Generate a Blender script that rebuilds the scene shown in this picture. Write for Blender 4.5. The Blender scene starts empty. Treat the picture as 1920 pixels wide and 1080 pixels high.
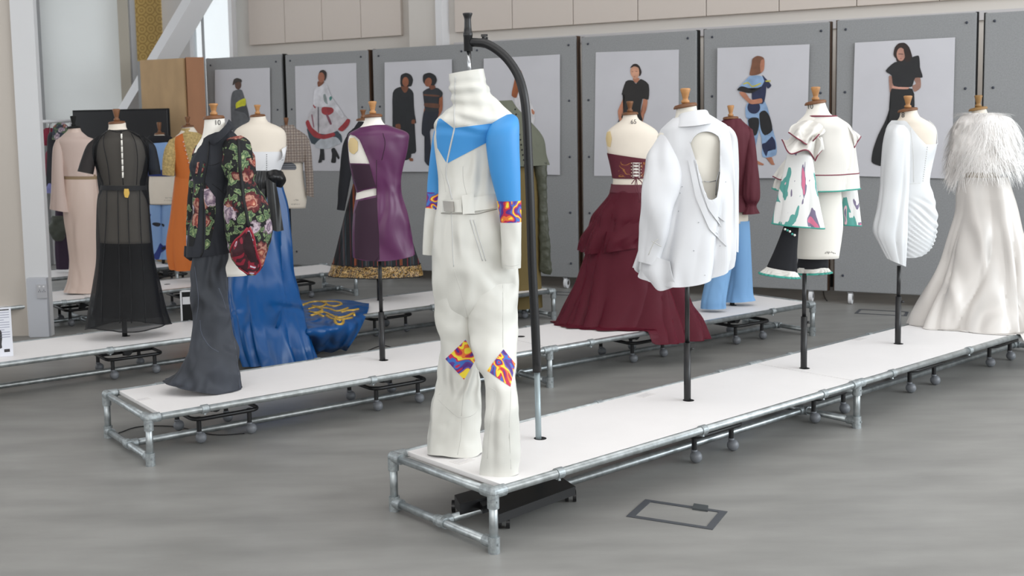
import bpy, bmesh, math, random
from math import pi, sin, cos, atan2, radians
from mathutils import Vector, noise, Matrix
from mathutils.bvhtree import BVHTree
random.seed(4)
scn = bpy.context.scene
COL = scn.collection
# ------------------------------------------------------------------ camera
FPX, PITCH, ROLL, CH = 2106.64, 0.0953285, -0.0220075, 1.58306
PX0, PY0 = 834.274, 431.430
_F = Vector((0, cos(PITCH), -sin(PITCH))); _U0 = Vector((0, sin(PITCH), cos(PITCH))); _R0 = Vector((1, 0, 0))
_R = _R0*cos(ROLL) + _U0*sin(ROLL); _U = -_R0*sin(ROLL) + _U0*cos(ROLL)
CAMP = Vector((0, 0, CH))
cd = bpy.data.cameras.new('camera'); cam = bpy.data.objects.new('camera', cd); COL.objects.link(cam)
cam.matrix_world = Matrix.Translation(CAMP) @ Matrix((_R, _U, -_F)).transposed().to_4x4()
cd.sensor_width = 36; cd.lens = FPX*36/1920
cd.shift_x = (960-PX0)/1920; cd.shift_y = -(540-PY0)/1920
cd.clip_end = 100
cd.dof.use_dof = True; cd.dof.focus_distance = 5.0; cd.dof.aperture_fstop = 5.0
scn.camera = cam
# ------------------------------------------------------------------ light
scn.view_settings.view_transform = 'Standard'; scn.view_settings.look = 'None'
scn.view_settings.gamma = 1; scn.view_settings.use_curve_mapping = False
scn.view_settings.exposure = 0.0
w = bpy.data.worlds.new('overcast_sky'); scn.world = w; w.use_nodes = True
bg = w.node_tree.nodes['Background']; bg.inputs[0].default_value = (0.93, 0.97, 1.0, 1); bg.inputs[1].default_value = 1.5
scn.cycles.max_bounces = 8; scn.cycles.diffuse_bounces = 4; scn.cycles.transparent_max_bounces = 16
scn.cycles.sample_clamp_indirect = 4
try: scn.cycles.use_denoising = True
except Exception: pass
def area(name, loc, target, sx, sy, power, col):
    l = bpy.data.lights.new(name, 'AREA'); l.shape = 'RECTANGLE'; l.size = sx; l.size_y = sy; l.energy = power; l.color = col
    o = bpy.data.objects.new(name, l); COL.objects.link(o); o.location = loc
    o.rotation_euler = (Vector(target)-Vector(loc)).to_track_quat('-Z', 'Y').to_euler(); return o
area('window_daylight', (8.6, 1.6, 3.0), (0, 4.2, .6), 9, 3.6, 560, (0.89, 0.955, 1))
area('window_daylight', (-2.5, -4.6, 3.0), (-1.0, 6, 1.0), 10, 3.6, 150, (1, 0.93, 0.85))
area('overhead_fill_light', (1.5, 3.5, 5.3), (1.5, 3.6, 0), 9, 5, 190, (1, .975, .945))  # added overhead fill lamp; the ceiling above it is closed
# ------------------------------------------------------------------ helpers
def lin(c):
    return tuple((x/255/12.92 if x/255 <= .04045 else ((x/255+.055)/1.055)**2.4) for x in c[:3])
MATS = {}
def nn(nt, t, **k):
    n = nt.nodes.new(t)
    for a, b in k.items(): setattr(n, a, b)
    return n
def mat(name, col, rough=.7, metal=0, bump=None, drape=None, vary=None, alpha=1, sheen=0, trans=0, spec=.5, stretch=(1, 1, 1), two=None):
    """plain or softly mottled procedural material; bump=(scale,strength,distance) vary=(scale,amount)"""
    if name in MATS: return MATS[name]
    m = bpy.data.materials.new(name); m.use_nodes = True; MATS[name] = m
    nt = m.node_tree; b = nt.nodes['Principled BSDF']; c = lin(col)
    b.inputs['Base Color'].default_value = (*c, 1); b.inputs['Roughness'].default_value = rough
    b.inputs['Metallic'].default_value = metal; b.inputs['Alpha'].default_value = alpha
    b.inputs['Specular IOR Level'].default_value = spec
    if sheen: b.inputs['Sheen Weight'].default_value = sheen; b.inputs['Sheen Roughness'].default_value = .4
    if trans: b.inputs['Transmission Weight'].default_value = trans
    tc = nn(nt, 'ShaderNodeTexCoord'); mp = nn(nt, 'ShaderNodeMapping'); mp.inputs['Scale'].default_value = stretch
    nt.links.new(tc.outputs['Object'], mp.inputs['Vector'])
    if vary:
        n = nn(nt, 'ShaderNodeTexNoise'); n.inputs['Scale'].default_value = vary[0]; n.inputs['Detail'].default_value = 5
        nt.links.new(mp.outputs[0], n.inputs['Vector'])
        mx = nn(nt, 'ShaderNodeMix', data_type='RGBA')
        d = vary[1]; c2 = lin(two) if two else tuple(min(1, x*(1+d)) for x in c); c1 = c if two else tuple(x*(1-d) for x in c)
        mx.inputs[6].default_value = (*c1, 1); mx.inputs[7].default_value = (*c2, 1)
        r = nn(nt, 'ShaderNodeMapRange'); r.inputs[1].default_value = .32; r.inputs[2].default_value = .68
        nt.links.new(n.outputs['Fac'], r.inputs[0]); nt.links.new(r.outputs[0], mx.inputs[0]); nt.links.new(mx.outputs[2], b.inputs['Base Color'])
    if bump:
        n = nn(nt, 'ShaderNodeTexNoise'); n.inputs['Scale'].default_value = bump[0]; n.inputs['Detail'].default_value = 4
        nt.links.new(mp.outputs[0], n.inputs['Vector'])
        bp = nn(nt, 'ShaderNodeBump'); bp.inputs['Strength'].default_value = bump[1]; bp.inputs['Distance'].default_value = bump[2]
        nt.links.new(n.outputs['Fac'], bp.inputs['Height']); nt.links.new(bp.outputs[0], b.inputs['Normal'])
    if drape:   # soft creases of the cloth: (scale, strength, distance, vertical stretch)
        mp2 = nn(nt, 'ShaderNodeMapping'); mp2.inputs['Scale'].default_value = (1, 1, drape[3]); mp2.inputs['Rotation'].default_value = (0, .25, 0); nt.links.new(tc.outputs['Object'], mp2.inputs[0])
        n2 = nn(nt, 'ShaderNodeTexNoise'); n2.inputs['Scale'].default_value = drape[0]; n2.inputs['Detail'].default_value = 1.0; n2.inputs['Distortion'].default_value = .5; nt.links.new(mp2.outputs[0], n2.inputs[0])
        ab = mathn(nt, 'SINE', mathn(nt, 'MULTIPLY', n2.outputs['Fac'], 17.0))
        b2 = nn(nt, 'ShaderNodeBump'); b2.inputs['Strength'].default_value = drape[1]; b2.inputs['Distance'].default_value = drape[2]*.3
        nt.links.new(ab, b2.inputs['Height'])
        if bump: nt.links.new(bp.outputs[0], b2.inputs['Normal'])
        nt.links.new(b2.outputs[0], b.inputs['Normal'])
    return m
def ramp(nt, stops, interp='LINEAR'):
    r = nn(nt, 'ShaderNodeValToRGB'); r.color_ramp.interpolation = interp; e = r.color_ramp.elements
    while len(e) < len(stops): e.new(.5)
    for i, (p, c) in enumerate(stops): e[i].position = p; e[i].color = (*lin(c), 1)
    return r
def mathn(nt, op, a, b=None):
    m = nn(nt, 'ShaderNodeMath', operation=op)
    for i, x in enumerate((a, b)):
        if x is None: continue
        if isinstance(x, (int, float)): m.inputs[i].default_value = x
        else: nt.links.new(x, m.inputs[i])
    return m.outputs[0]
def marble_mat(name, scale=9, bands=3.2, stops=None):
    if name in MATS: return MATS[name]
    m = mat(name, (200, 80, 60), .6); nt = m.node_tree; b = nt.nodes['Principled BSDF']
    tc = nn(nt, 'ShaderNodeTexCoord'); n = nn(nt, 'ShaderNodeTexNoise')
    n.inputs['Scale'].default_value = scale; n.inputs['Detail'].default_value = 1.2; n.inputs['Distortion'].default_value = 1.3
    nt.links.new(tc.outputs['Object'], n.inputs['Vector'])
    f = mathn(nt, 'FRACT', mathn(nt, 'MULTIPLY', n.outputs['Fac'], bands))
    stops = stops or [(0, (82, 40, 130)), (.16, (190, 35, 70)), (.32, (232, 120, 50)), (.42, (240, 215, 60)), (.62, (200, 40, 80)), (.72, (60, 110, 190)), (.88, (95, 50, 140))]
    r = ramp(nt, stops, 'CONSTANT'); nt.links.new(f, r.inputs[0]); nt.links.new(r.outputs[0], b.inputs['Base Color'])
    return m
def floral_mat(name, scale=11, ground=(14, 16, 20), pal=0):
    if name in MATS: return MATS[name]
    m = mat(name, ground, .85, bump=(90, .5, .004)); nt = m.node_tree; b = nt.nodes['Principled BSDF']
    tc = nn(nt, 'ShaderNodeTexCoord'); n = nn(nt, 'ShaderNodeTexNoise'); n.inputs['Scale'].default_value = scale*2.2; n.inputs['Detail'].default_value = 2
    nt.links.new(tc.outputs['Object'], n.inputs['Vector'])
    add = nn(nt, 'ShaderNodeMix', data_type='VECTOR'); add.inputs[0].default_value = .075
    nt.links.new(tc.outputs['Object'], add.inputs[4]); nt.links.new(n.outputs['Color'], add.inputs[5])
    def layer(sc, stops, off):
        mp = nn(nt, 'ShaderNodeMapping'); mp.inputs['Location'].default_value = (off, off*2, off)
        nt.links.new(add.outputs[1], mp.inputs[0])
        v = nn(nt, 'ShaderNodeTexVoronoi'); v.inputs['Scale'].default_value = sc; nt.links.new(mp.outputs[0], v.inputs['Vector'])
        r = ramp(nt, stops, 'LINEAR'); nt.links.new(v.outputs['Distance'], r.inputs[0]); return v, r
    pals = [[(0, (226, 196, 160)), (.14, (168, 96, 80)), (.26, (112, 34, 36)), (.36, (178, 134, 116)), (.46, (96, 34, 38)), (.58, (60, 26, 30)), (.66, ground), (1, ground)],
            [(0, (226, 214, 216)), (.2, (164, 144, 156)), (.34, (92, 76, 96)), (.44, (196, 180, 188)), (.56, (84, 64, 78)), (.66, ground), (1, ground)],
            [(0, (186, 192, 150)), (.2, (112, 132, 88)), (.36, (44, 70, 54)), (.45, (128, 148, 104)), (.52, ground), (1, ground)]]
    v1, r1 = layer(scale, pals[0], 0); r2 = ramp(nt, pals[1]); nt.links.new(v1.outputs['Distance'], r2.inputs[0])
    v3, r3 = layer(scale*1.7, pals[2], .37)
    sep = nn(nt, 'ShaderNodeSeparateColor'); nt.links.new(v1.outputs['Color'], sep.inputs[0])
    pick = mathn(nt, 'GREATER_THAN', sep.outputs[0], .62)
    mx = nn(nt, 'ShaderNodeMix', data_type='RGBA'); nt.links.new(pick, mx.inputs[0]); nt.links.new(r1.outputs[0], mx.inputs[6]); nt.links.new(r2.outputs[0], mx.inputs[7])
    edge = mathn(nt, 'GREATER_THAN', v1.outputs['Distance'], .56); leaf = mathn(nt, 'MAXIMUM', edge, mathn(nt, 'LESS_THAN', sep.outputs[1], .3))
    mx2 = nn(nt, 'ShaderNodeMix', data_type='RGBA'); nt.links.new(leaf, mx2.inputs[0]); nt.links.new(mx.outputs[2], mx2.inputs[6]); nt.links.new(r3.outputs[0], mx2.inputs[7])
    nt.links.new(mx2.outputs[2], b.inputs['Base Color']); return m
def stripes_mat(name, base, lines, rough=.8, coord='Object'):
    """lines: (axis, period, width, colour, phase) drawn one over the other"""
    if name in MATS: return MATS[name]
    m = mat(name, base, rough, bump=(120, .3, .002)); nt = m.node_tree; b = nt.nodes['Principled BSDF']
    tc = nn(nt, 'ShaderNodeTexCoord'); sp = nn(nt, 'ShaderNodeSeparateXYZ'); nt.links.new(tc.outputs[coord], sp.inputs[0])
    last = None; c0 = (*lin(base), 1)
    for ax, per, wd, col, ph in lines:
        f = mathn(nt, 'FRACT', mathn(nt, 'ADD', mathn(nt, 'DIVIDE', sp.outputs[ax], per), ph+50))
        msk = mathn(nt, 'MULTIPLY', mathn(nt, 'LESS_THAN', f, wd), .8)
        mx = nn(nt, 'ShaderNodeMix', data_type='RGBA'); nt.links.new(msk, mx.inputs[0])
        if last: nt.links.new(last, mx.inputs[6])
        else: mx.inputs[6].default_value = c0
        mx.inputs[7].default_value = (*lin(col), 1); last = mx.outputs[2]
    nt.links.new(last, b.inputs['Base Color']); return m
def sheer_mat(name, col, alpha, rough=.6):
    if name in MATS: return MATS[name]
    m = mat(name, col, rough, alpha=alpha, spec=.3); nt = m.node_tree; b = nt.nodes['Principled BSDF']
    lw = nn(nt, 'ShaderNodeLayerWeight'); lw.inputs[0].default_value = .35      # threads close up at grazing angles
    r = nn(nt, 'ShaderNodeMapRange'); r.inputs[3].default_value = alpha; r.inputs[4].default_value = min(1, alpha+.35)
    nt.links.new(lw.outputs['Facing'], r.inputs[0]); nt.links.new(r.outputs[0], b.inputs['Alpha']); return m
def tag(o, label=None, cat=None, group=None, kind=None):
    if label: o['label'] = label
    if cat: o['category'] = cat
    if group: o['group'] = group
    if kind: o['kind'] = kind
    return o
def thing(name, label, cat, loc=(0, 0, 0), rz=0, group=None):
    o = bpy.data.objects.new(name, None); o.empty_display_size = .1; COL.objects.link(o); o.location = loc; o.rotation_euler = (0, 0, rz)
    return tag(o, label, cat, group)
def mk(name, verts, faces, m, parent=None, smooth=True, thick=0, offset=0, label=None):
    me = bpy.data.meshes.new(name); me.from_pydata([tuple(v) for v in verts], [], faces)
    if smooth: me.polygons.foreach_set('use_smooth', [True]*len(me.polygons))
    me.materials.append(m); o = bpy.data.objects.new(name, me); COL.objects.link(o)
    if parent: o.parent = parent
    if thick:
        s = o.modifiers.new('thickness', 'SOLIDIFY'); s.thickness = thick; s.offset = offset
        e = o.modifiers.new('crisp_rim', 'EDGE_SPLIT'); e.split_angle = radians(55)
    if label: o['label'] = label
    return o
def bmo(name, bm, m, parent=None, smooth=False, label=None):
    me = bpy.data.meshes.new(name); bm.to_mesh(me); bm.free()
    if smooth: me.polygons.foreach_set('use_smooth', [True]*len(me.polygons))
    me.materials.append(m); o = bpy.data.objects.new(name, me); COL.objects.link(o)
    if parent: o.parent = parent
    if label: o['label'] = label
    return o
def box(bm, x0, x1, y0, y1, z0, z1, bev=0):
    vs = [bm.verts.new((x, y, z)) for x in (x0, x1) for y in (y0, y1) for z in (z0, z1)]
    fs = [(0, 1, 3, 2), (4, 6, 7, 5), (0, 4, 5, 1), (2, 3, 7, 6), (0, 2, 6, 4), (1, 5, 7, 3)]
    ff = [bm.faces.new([vs[i] for i in f]) for f in fs]
    if bev: bmesh.ops.bevel(bm, geom=list({e for f in ff for e in f.edges}), offset=bev, segments=2, affect='EDGES', profile=.6)
def boxo(name, d, m, parent=None, bev=0, kind=None, label=None):
    bm = bmesh.new(); box(bm, *d, bev=bev); o = bmo(name, bm, m, parent, label=label)
    if kind: o['kind'] = kind
    return o
def cyl(bm, p, q, r, r2=None, seg=20, cap=True):
    p, q = Vector(p), Vector(q); d = q-p; L = d.length; rot = d.to_track_quat('Z', 'Y').to_matrix().to_4x4()
    bmesh.ops.create_cone(bm, cap_ends=cap, segments=seg, radius1=r, radius2=r if r2 is None else r2, depth=L, matrix=Matrix.Translation((p+q)/2) @ rot)
def tube(pts, r, seg=10, rf=None):
    """verts, faces of a tube along pts"""
    V, Fc = [], []; n = len(pts); pts = [Vector(p) for p in pts]; up = Vector((0.02, .99, .1))
    for i, p in enumerate(pts):
        t = (pts[min(i+1, n-1)]-pts[max(i-1, 0)]).normalized(); a = t.cross(up)
        if a.length < .1: a = t.cross(Vector((1, 0, 0)))
        a.normalize(); b = a.cross(t); rr = r if rf is None else r*rf(i/(n-1))
        for k in range(seg): V.append(p + (a*cos(2*pi*k/seg)+b*sin(2*pi*k/seg))*rr)
    for i in range(n-1):
        for k in range(seg): Fc.append((i*seg+k, i*seg+(k+1) % seg, (i+1)*seg+(k+1) % seg, (i+1)*seg+k))
    Fc.append(tuple(range(seg))[::-1]); Fc.append(tuple((n-1)*seg+k for k in range(seg))); return V, Fc
def lathe(prof, seg=24, c=(0, 0, 0)):
    V, Fc = [], []
    for r, z in prof:
        for k in range(seg): V.append((c[0]+r*cos(2*pi*k/seg), c[1]+r*sin(2*pi*k/seg), c[2]+z))
    n = len(prof)
    for i in range(n-1):
        for k in range(seg): Fc.append((i*seg+k, i*seg+(k+1) % seg, (i+1)*seg+(k+1) % seg, (i+1)*seg+k))
    Fc.append(tuple(range(seg))[::-1]); Fc.append(tuple((n-1)*seg+k for k in range(seg))); return V, Fc
def cr(ps, t):
    """Catmull-Rom through ps (lists of floats / Vectors), t in 0..len-1"""
    n = len(ps); i = min(int(t), n-2); f = t-i
    p1, p2 = ps[i], ps[i+1]; p0 = ps[i-1] if i else p1*2-p2; p3 = ps[i+2] if i+2 < n else p2*2-p1
    return (p1*2 + (p2-p0)*f + (p0*2-p1*5+p2*4-p3)*f*f + (p1*3-p0-p2*3+p3)*f*f*f)*.5
def smooth(x): x = max(0, min(1, x)); return x*x*(3-2*x)
# a frame at a real place: local x to the right, y away from the camera, z up; turns a pixel and a depth into a local point
class Fr:
    def __init__(s, x, y, yaw=None):
        s.P = Vector((x, y, 0))
        if yaw is None: yaw = atan2(y, x) - pi/2
        s.yaw = yaw; s.e = Vector((cos(yaw), sin(yaw), 0)); s.d = Vector((-sin(yaw), cos(yaw), 0)); s.C = s.loc(CAMP)
    def loc(s, W): r = W-s.P; return Vector((r.dot(s.e), r.dot(s.d), W.z))
    def dirl(s, u, v):
        r = _F*FPX + _R*(u-PX0) - _U*(v-PY0); return Vector((r.dot(s.e), r.dot(s.d), r.z))
    def L(s, u, v, b=0): r = s.dirl(u, v); return s.C + r*((b-s.C.y)/r.y)
    def Z(s, u, v, z): r = s.dirl(u, v); return s.C + r*((z-s.C.z)/r.z)
    def px(s, p):
        W = s.P + s.e*p[0] + s.d*p[1] + Vector((0, 0, p[2])); r = W-CAMP; z = r.dot(_F); return PX0+FPX*r.dot(_R)/z, PY0-FPX*r.dot(_U)/z
    def root(s, name, label, cat, group=None): return thing(name, label, cat, s.P, s.yaw, group)
    def hit(s, bvh, u, v, off=.003, b=0):
        r = s.dirl(u, v).normalized(); h = bvh.ray_cast(s.C, r)
        if h[0] is not None: return h[0]-r*off
        p = s.L(u, v, b); h = bvh.find_nearest(p)[0]; return h-r*off
def K(ox, oy, k):
    return lambda *pts: [(ox+a/k, oy+b/k) for a, b in pts]
class Mesh: pass
def loft(fr, rows, n=44, m=56, folds=(), wr=None, sag=0, sq=1.0, cap='', linear=False, hemwave=None, skew=None):
    """rows: (v,uL,uR[,b[,ratio]]) or ((uL,vL),(uR,vR)[,b[,ratio]]) down the thing. Rings round it have real depth = ratio*half width."""
    A = []
    for r in rows:
        if isinstance(r[0], tuple): (uL, vL), (uR, vR) = r[0], r[1]; rest = r[2:]
        else: vL = vR = r[0]; uL, uR = r[1], r[2]; rest = r[3:]
        b = rest[0] if rest else 0; ra = rest[1] if len(rest) > 1 else .62
        A.append((fr.L(uL, vL, b), fr.L(uR, vR, b), Vector((ra, 0, 0))))
    Ls, Rs, Qs = [a[0] for a in A], [a[1] for a in A], [a[2] for a in A]
    # even spacing along the length
    cum = [0]
    for i in range(len(A)-1): cum.append(cum[-1] + ((Ls[i+1]+Rs[i+1])/2-(Ls[i]+Rs[i])/2).length + .3*abs((Rs[i+1]-Ls[i+1]).length-(Rs[i]-Ls[i]).length) + 1e-5)
    V, Fc = [], []
    for i in range(n):
        t = i/(n-1); s_ = t*cum[-1]; k = 0
        while k < len(A)-2 and cum[k+1] < s_: k += 1
        x = k + min(1, (s_-cum[k])/(cum[k+1]-cum[k]))
        if linear:
            f = x-k; l = Ls[k].lerp(Ls[k+1], f); r = Rs[k].lerp(Rs[k+1], f); q = Qs[k].lerp(Qs[k+1], f).x
        else: l, r, q = cr(Ls, x), cr(Rs, x), cr(Qs, x).x
        c = (l+r)/2; h = (r-l)/2; D = Vector((0, h.length*q, 0))
        for j in range(m):
            th = 2*pi*j/m; a, bb = cos(th), sin(th)
            if sq != 1: a = math.copysign(abs(a)**sq, a); bb = math.copysign(abs(bb)**sq, bb)
            k_ = 1
            tn = th + .35*noise.noise(Vector((cos(th)*1.3, sin(th)*1.3, t*1.5+7)))
            for (amp, fq, ph, ts, pw, tw) in folds:
                if t > ts:
                    g = amp*smooth((t-ts)/max(.001, 1-ts))**pw; y = 1.75*abs(cos((fq*tn+ph+tw*t)/2))**.75-1.1
                    k_ += g*y*1.15
            p = c + (h*a + D*bb)*k_
            if sag and t > .55: p.z -= sag*smooth((t-.55)/.45)*max(0, -sin(th))**1.4
            if hemwave: p.z += hemwave[0]*smooth((t-.6)/.4)*cos(hemwave[1]*th+hemwave[2])
            if wr:
                nv = noise.noise(Vector((p.x*wr[1]+3, p.y*wr[1], p.z*wr[2]+(skew or 0)*p.x*wr[1])))+.5*noise.noise(Vector((p.x*wr[1]*2.3, p.y*wr[1]*2.3+5, p.z*wr[2]*2.1)))
                o = Vector((cos(th)*h.normalized().x, sin(th), 0)); p = p + o*(nv*wr[0]*min(1, t*6+.2))
            V.append(p)
    for i in range(n-1):
        for j in range(m): Fc.append((i*m+j, i*m+(j+1) % m, (i+1)*m+(j+1) % m, (i+1)*m+j))
    Fc = [f[::-1] for f in Fc]
    if 't' in cap: Fc.append(tuple(range(m)))
    if 'b' in cap: Fc.append(tuple((n-1)*m+k for k in range(m))[::-1])
    M_ = Mesh(); M_.V, M_.F, M_.fr, M_.n, M_.m = V, Fc, fr, n, m; return M_
def inside(poly, x, y):
    c = False; j = len(poly)-1
    for i in range(len(poly)):
        (xi, yi), (xj, yj) = poly[i], poly[j]
        if (yi > y) != (yj > y) and x < (xj-xi)*(y-yi)/(yj-yi)+xi: c = not c
        j = i
    return c
def cut(M_, poly, front=True):
    """open the cloth inside an outline and draw the edge onto the outline"""
    fr = M_.fr; px = [fr.px(p) for p in M_.V]; m = M_.m
    def isf(vi): return (sin(2*pi*(vi % m)/m) < .08) == front
    keep, gone = [], set()
    for f in M_.F:
        cx = sum(px[i][0] for i in f)/len(f); cy = sum(px[i][1] for i in f)/len(f)
        if len(f) == 4 and inside(poly, cx, cy) and all(isf(i) for i in f): gone.update(f)
        else: keep.append(f)
    used = {i for f in keep for i in f}
    for i in gone & used:
        x, y = px[i]; best = None
        for k in range(len(poly)):
            (x0, y0), (x1, y1) = poly[k], poly[(k+1) % len(poly)]; dx, dy = x1-x0, y1-y0
            t = max(0, min(1, ((x-x0)*dx+(y-y0)*dy)/(dx*dx+dy*dy+1e-9))); q = (x0+dx*t, y0+dy*t); d = (q[0]-x)**2+(q[1]-y)**2
            if best is None or d < best[0]: best = (d, q)
        if best[0] < 120: M_.V[i] = fr.L(best[1][0], best[1][1], M_.V[i].y)
    M_.F = keep; return M_
def put(M_, name, m, parent, thick=0, label=None, offset=0):
    mp = {}; V = []
    for f in M_.F:
        for i in f:
            if i not in mp: mp[i] = len(V); V.append(M_.V[i])
    F2 = [tuple(mp[i] for i in f) for f in M_.F]
    M_.bvh = BVHTree.FromPolygons(V, F2); M_.o = mk(name, V, F2, m, parent, True, thick, offset, label); return M_
def patch(fr, grid, n=24, m=24, ripple=None, local=False):
    """grid of (u,v,b) points (or local Vectors) spread into a smooth sheet"""
    G = [[(p if local else fr.L(*p)) for p in row] for row in grid]
    V, Fc = [], []
    for i in range(n):
        x = i/(n-1)*(len(G)-1); row = [cr([G[a][c] for a in range(len(G))], x) for c in range(len(G[0]))]
        for j in range(m):
            p = cr(row, j/(m-1)*(len(row)-1))
            if ripple: p = p + Vector((0, ripple[0]*sin(ripple[1]*j/(m-1)*2*pi+ripple[2]*i/(n-1))*(ripple[3] if len(ripple) > 3 and i == 0 else 1), 0))
            V.append(p)
    for i in range(n-1):
        for j in range(m-1): Fc.append((i*m+j, i*m+j+1, (i+1)*m+j+1, (i+1)*m+j))
    M_ = Mesh(); M_.V, M_.F, M_.fr, M_.n, M_.m = V, Fc, fr, n, m; return M_
def decal(fr, bvh, left, right, off=.003, n=20, m=14, b=0):
    """a piece of cloth sewn on a surface, between two outlines (pixel polylines, same count)"""
    V, Fc = [], []; L_ = [Vector((*p, 0)) for p in left]; R_ = [Vector((*p, 0)) for p in right]
    for i in range(n):
        x = i/(n-1)*(len(L_)-1); k = min(int(x), len(L_)-2); f = x-k; l = L_[k].lerp(L_[k+1], f); r = R_[k].lerp(R_[k+1], f)
        for j in range(m):
            p = l.lerp(r, j/(m-1)); V.append(fr.hit(bvh, p.x, p.y, off, b))
    for i in range(n-1):
        for j in range(m-1): Fc.append((i*m+j, i*m+j+1, (i+1)*m+j+1, (i+1)*m+j))
    M_ = Mesh(); M_.V, M_.F, M_.fr, M_.n, M_.m = V, Fc, fr, n, m; return M_
def stroke(fr, pts, r, name, m, parent, bvh=None, off=.002, res=6, b=0, seg=6, label=None, spline=True):
    if bvh is not None: P = [Vector((p[0], p[1], 0)) for p in pts]
    else: P = [p if isinstance(p, Vector) else fr.L(*p) for p in pts]
    N = (len(P)-1)*res; Q = []
    for i in range(N+1):
        x = i/res; p = cr(P, min(x, len(P)-1)) if spline else P[min(int(x), len(P)-2)].lerp(P[min(int(x), len(P)-2)+1], x-min(int(x), len(P)-2))
        Q.append(fr.hit(bvh, p.x, p.y, off, b) if bvh is not None else p)
    V, Fc = tube(Q, r, seg); return mk(name, V, Fc, m, parent, label=label)
def ribbon(fr, pts, w, name, m, parent, bvh=None, off=.003):
    """flat thin line of print/thread on a surface"""
    return stroke(fr, pts, w/2, name, m, parent, bvh, off)
def text(fr, s, p, size, m, parent, name='printed_text', rx=pi/2, rz=0, ext=.0004):
    c = bpy.data.curves.new(name, 'FONT'); c.body = s; c.size = size; c.extrude = ext; c.align_x = 'CENTER'
    t = bpy.data.objects.new(name, c); COL.objects.link(t); dg = bpy.context.evaluated_depsgraph_get()
    me = bpy.data.meshes.new_from_object(t.evaluated_get(dg)); bpy.data.objects.remove(t); me.materials.clear(); me.materials.append(m)
    o = bpy.data.objects.new(name, me); COL.objects.link(o); o.parent = parent; o.location = p; o.rotation_euler = (rx, 0, rz); return o

def scribble(fr, bvh, u, v, w_, h, m, parent, n=7, seed=1):
    """faint illegible handwriting on a form"""
    rn = random.Random(seed); g = None
    for i in range(n):
        x = u+w_*(i/(n-1)-.5); P = [fr.hit(bvh, x+rn.uniform(-1, 1)*w_*.05, v+rn.uniform(-.5, .5)*h, .0015) for _ in range(4)]
        P = [cr(P, k_/4) for k_ in range(13)]; V, Fc = tube(P, .0011, 4)
        if g is None: g = (V, Fc)
        else: o_ = len(g[0]); g = (g[0]+V, g[1]+[tuple(q+o_ for q in f) for f in Fc])
    return mk('hand_lettering', g[0], g[1], m, parent)
# ------------------------------------------------------------------ materials
M_floor = mat('floor_vinyl', (138, 137, 134), .42, vary=(2.2, .13), bump=(60, .08, .002), spec=.45, stretch=(.8, 2.6, 1))
M_wall = mat('wall_paint', (212, 207, 201), .85, bump=(40, .05, .002))
M_white = mat('white_paint', (226, 226, 228), .6)
M_acoustic = mat('acoustic_panel_cream', (212, 202, 194), .9, bump=(200, .2, .001))
M_deck = mat('deck_white_board', (236, 233, 232), .5, vary=(5, .012), bump=(80, .04, .001))
M_edge = mat('deck_board_edge', (196, 190, 184), .7)
M_galv = mat('galvanised_tube', (176, 182, 184), .36, .85, vary=(26, .22), bump=(60, .25, .001))
M_fit = mat('galvanised_casting', (160, 166, 168), .5, .7, vary=(70, .2), bump=(90, .5, .001))
M_black = mat('black_powder_coat', (20, 20, 22), .38)
M_blackm = mat('matt_black', (14, 14, 15), .8)
M_ball = mat('grey_caster_ball', (116, 119, 124), .4)
M_steel = mat('bright_steel', (200, 202, 205), .25, 1)
M_linen = mat('form_linen', (224, 214, 200), .85, bump=(300, .25, .001), vary=(6, .03))
M_linenw = mat('form_linen_white', (232, 228, 220), .85, bump=(300, .25, .001))
M_wood = mat('turned_wood', (172, 124, 76), .5, vary=(30, .22), stretch=(1, 1, .3))
M_woodd = mat('dark_turned_wood', (112, 72, 42), .5, vary=(30, .2), stretch=(1, 1, .3))
M_ply = mat('plywood_face', (178, 148, 110), .7, vary=(7, .1), stretch=(1, 1, .4))
M_ply2 = mat('plywood_reddish', (164, 116, 84), .7, vary=(7, .08), stretch=(1, 1, .3))
M_felt = mat('grey_felt', (143, 144, 145), .95, bump=(160, .6, .002), vary=(90, .07))
M_paper = mat('poster_paper', (196, 195, 200), .6, vary=(2.5, .03))
M_pin = mat('dark_button', (52, 56, 68), .4)
M_ink = mat('dark_ink', (60, 58, 60), .7)
WHITE = dict(rough=.75)
# ------------------------------------------------------------------ room
R1, R2 = .6819685, .6034680
RW = {1: Fr(.1552, 4.01276, R1), 2: Fr(-1.41483, 5.18276, R2), 3: Fr(.85336, 8.87398, R2), 4: Fr(-.83871, 10.35145, R2)}
ZT = .2277; DW = .615; ML = 2.4534
BD = Fr(3.2, 9.36, atan2(-.484, .875))        # line of pin boards: x along to the right, y away
bm = bmesh.new(); box(bm, -9.1, 9.1, -5.2, 17, -.1, 0); o = bmo('floor', bm, M_floor); tag(o, kind='structure')
boxo('ceiling', (-9, 9, -5, 17, 5.6, 5.8), M_white, kind='structure')
def struct(name, d, m, fr=None, bev=0):
    o = boxo(name, d, m, None, bev); o['kind'] = 'structure'
    if fr: o.location = fr.P; o.rotation_euler = (0, 0, fr.yaw)
    return o
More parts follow.
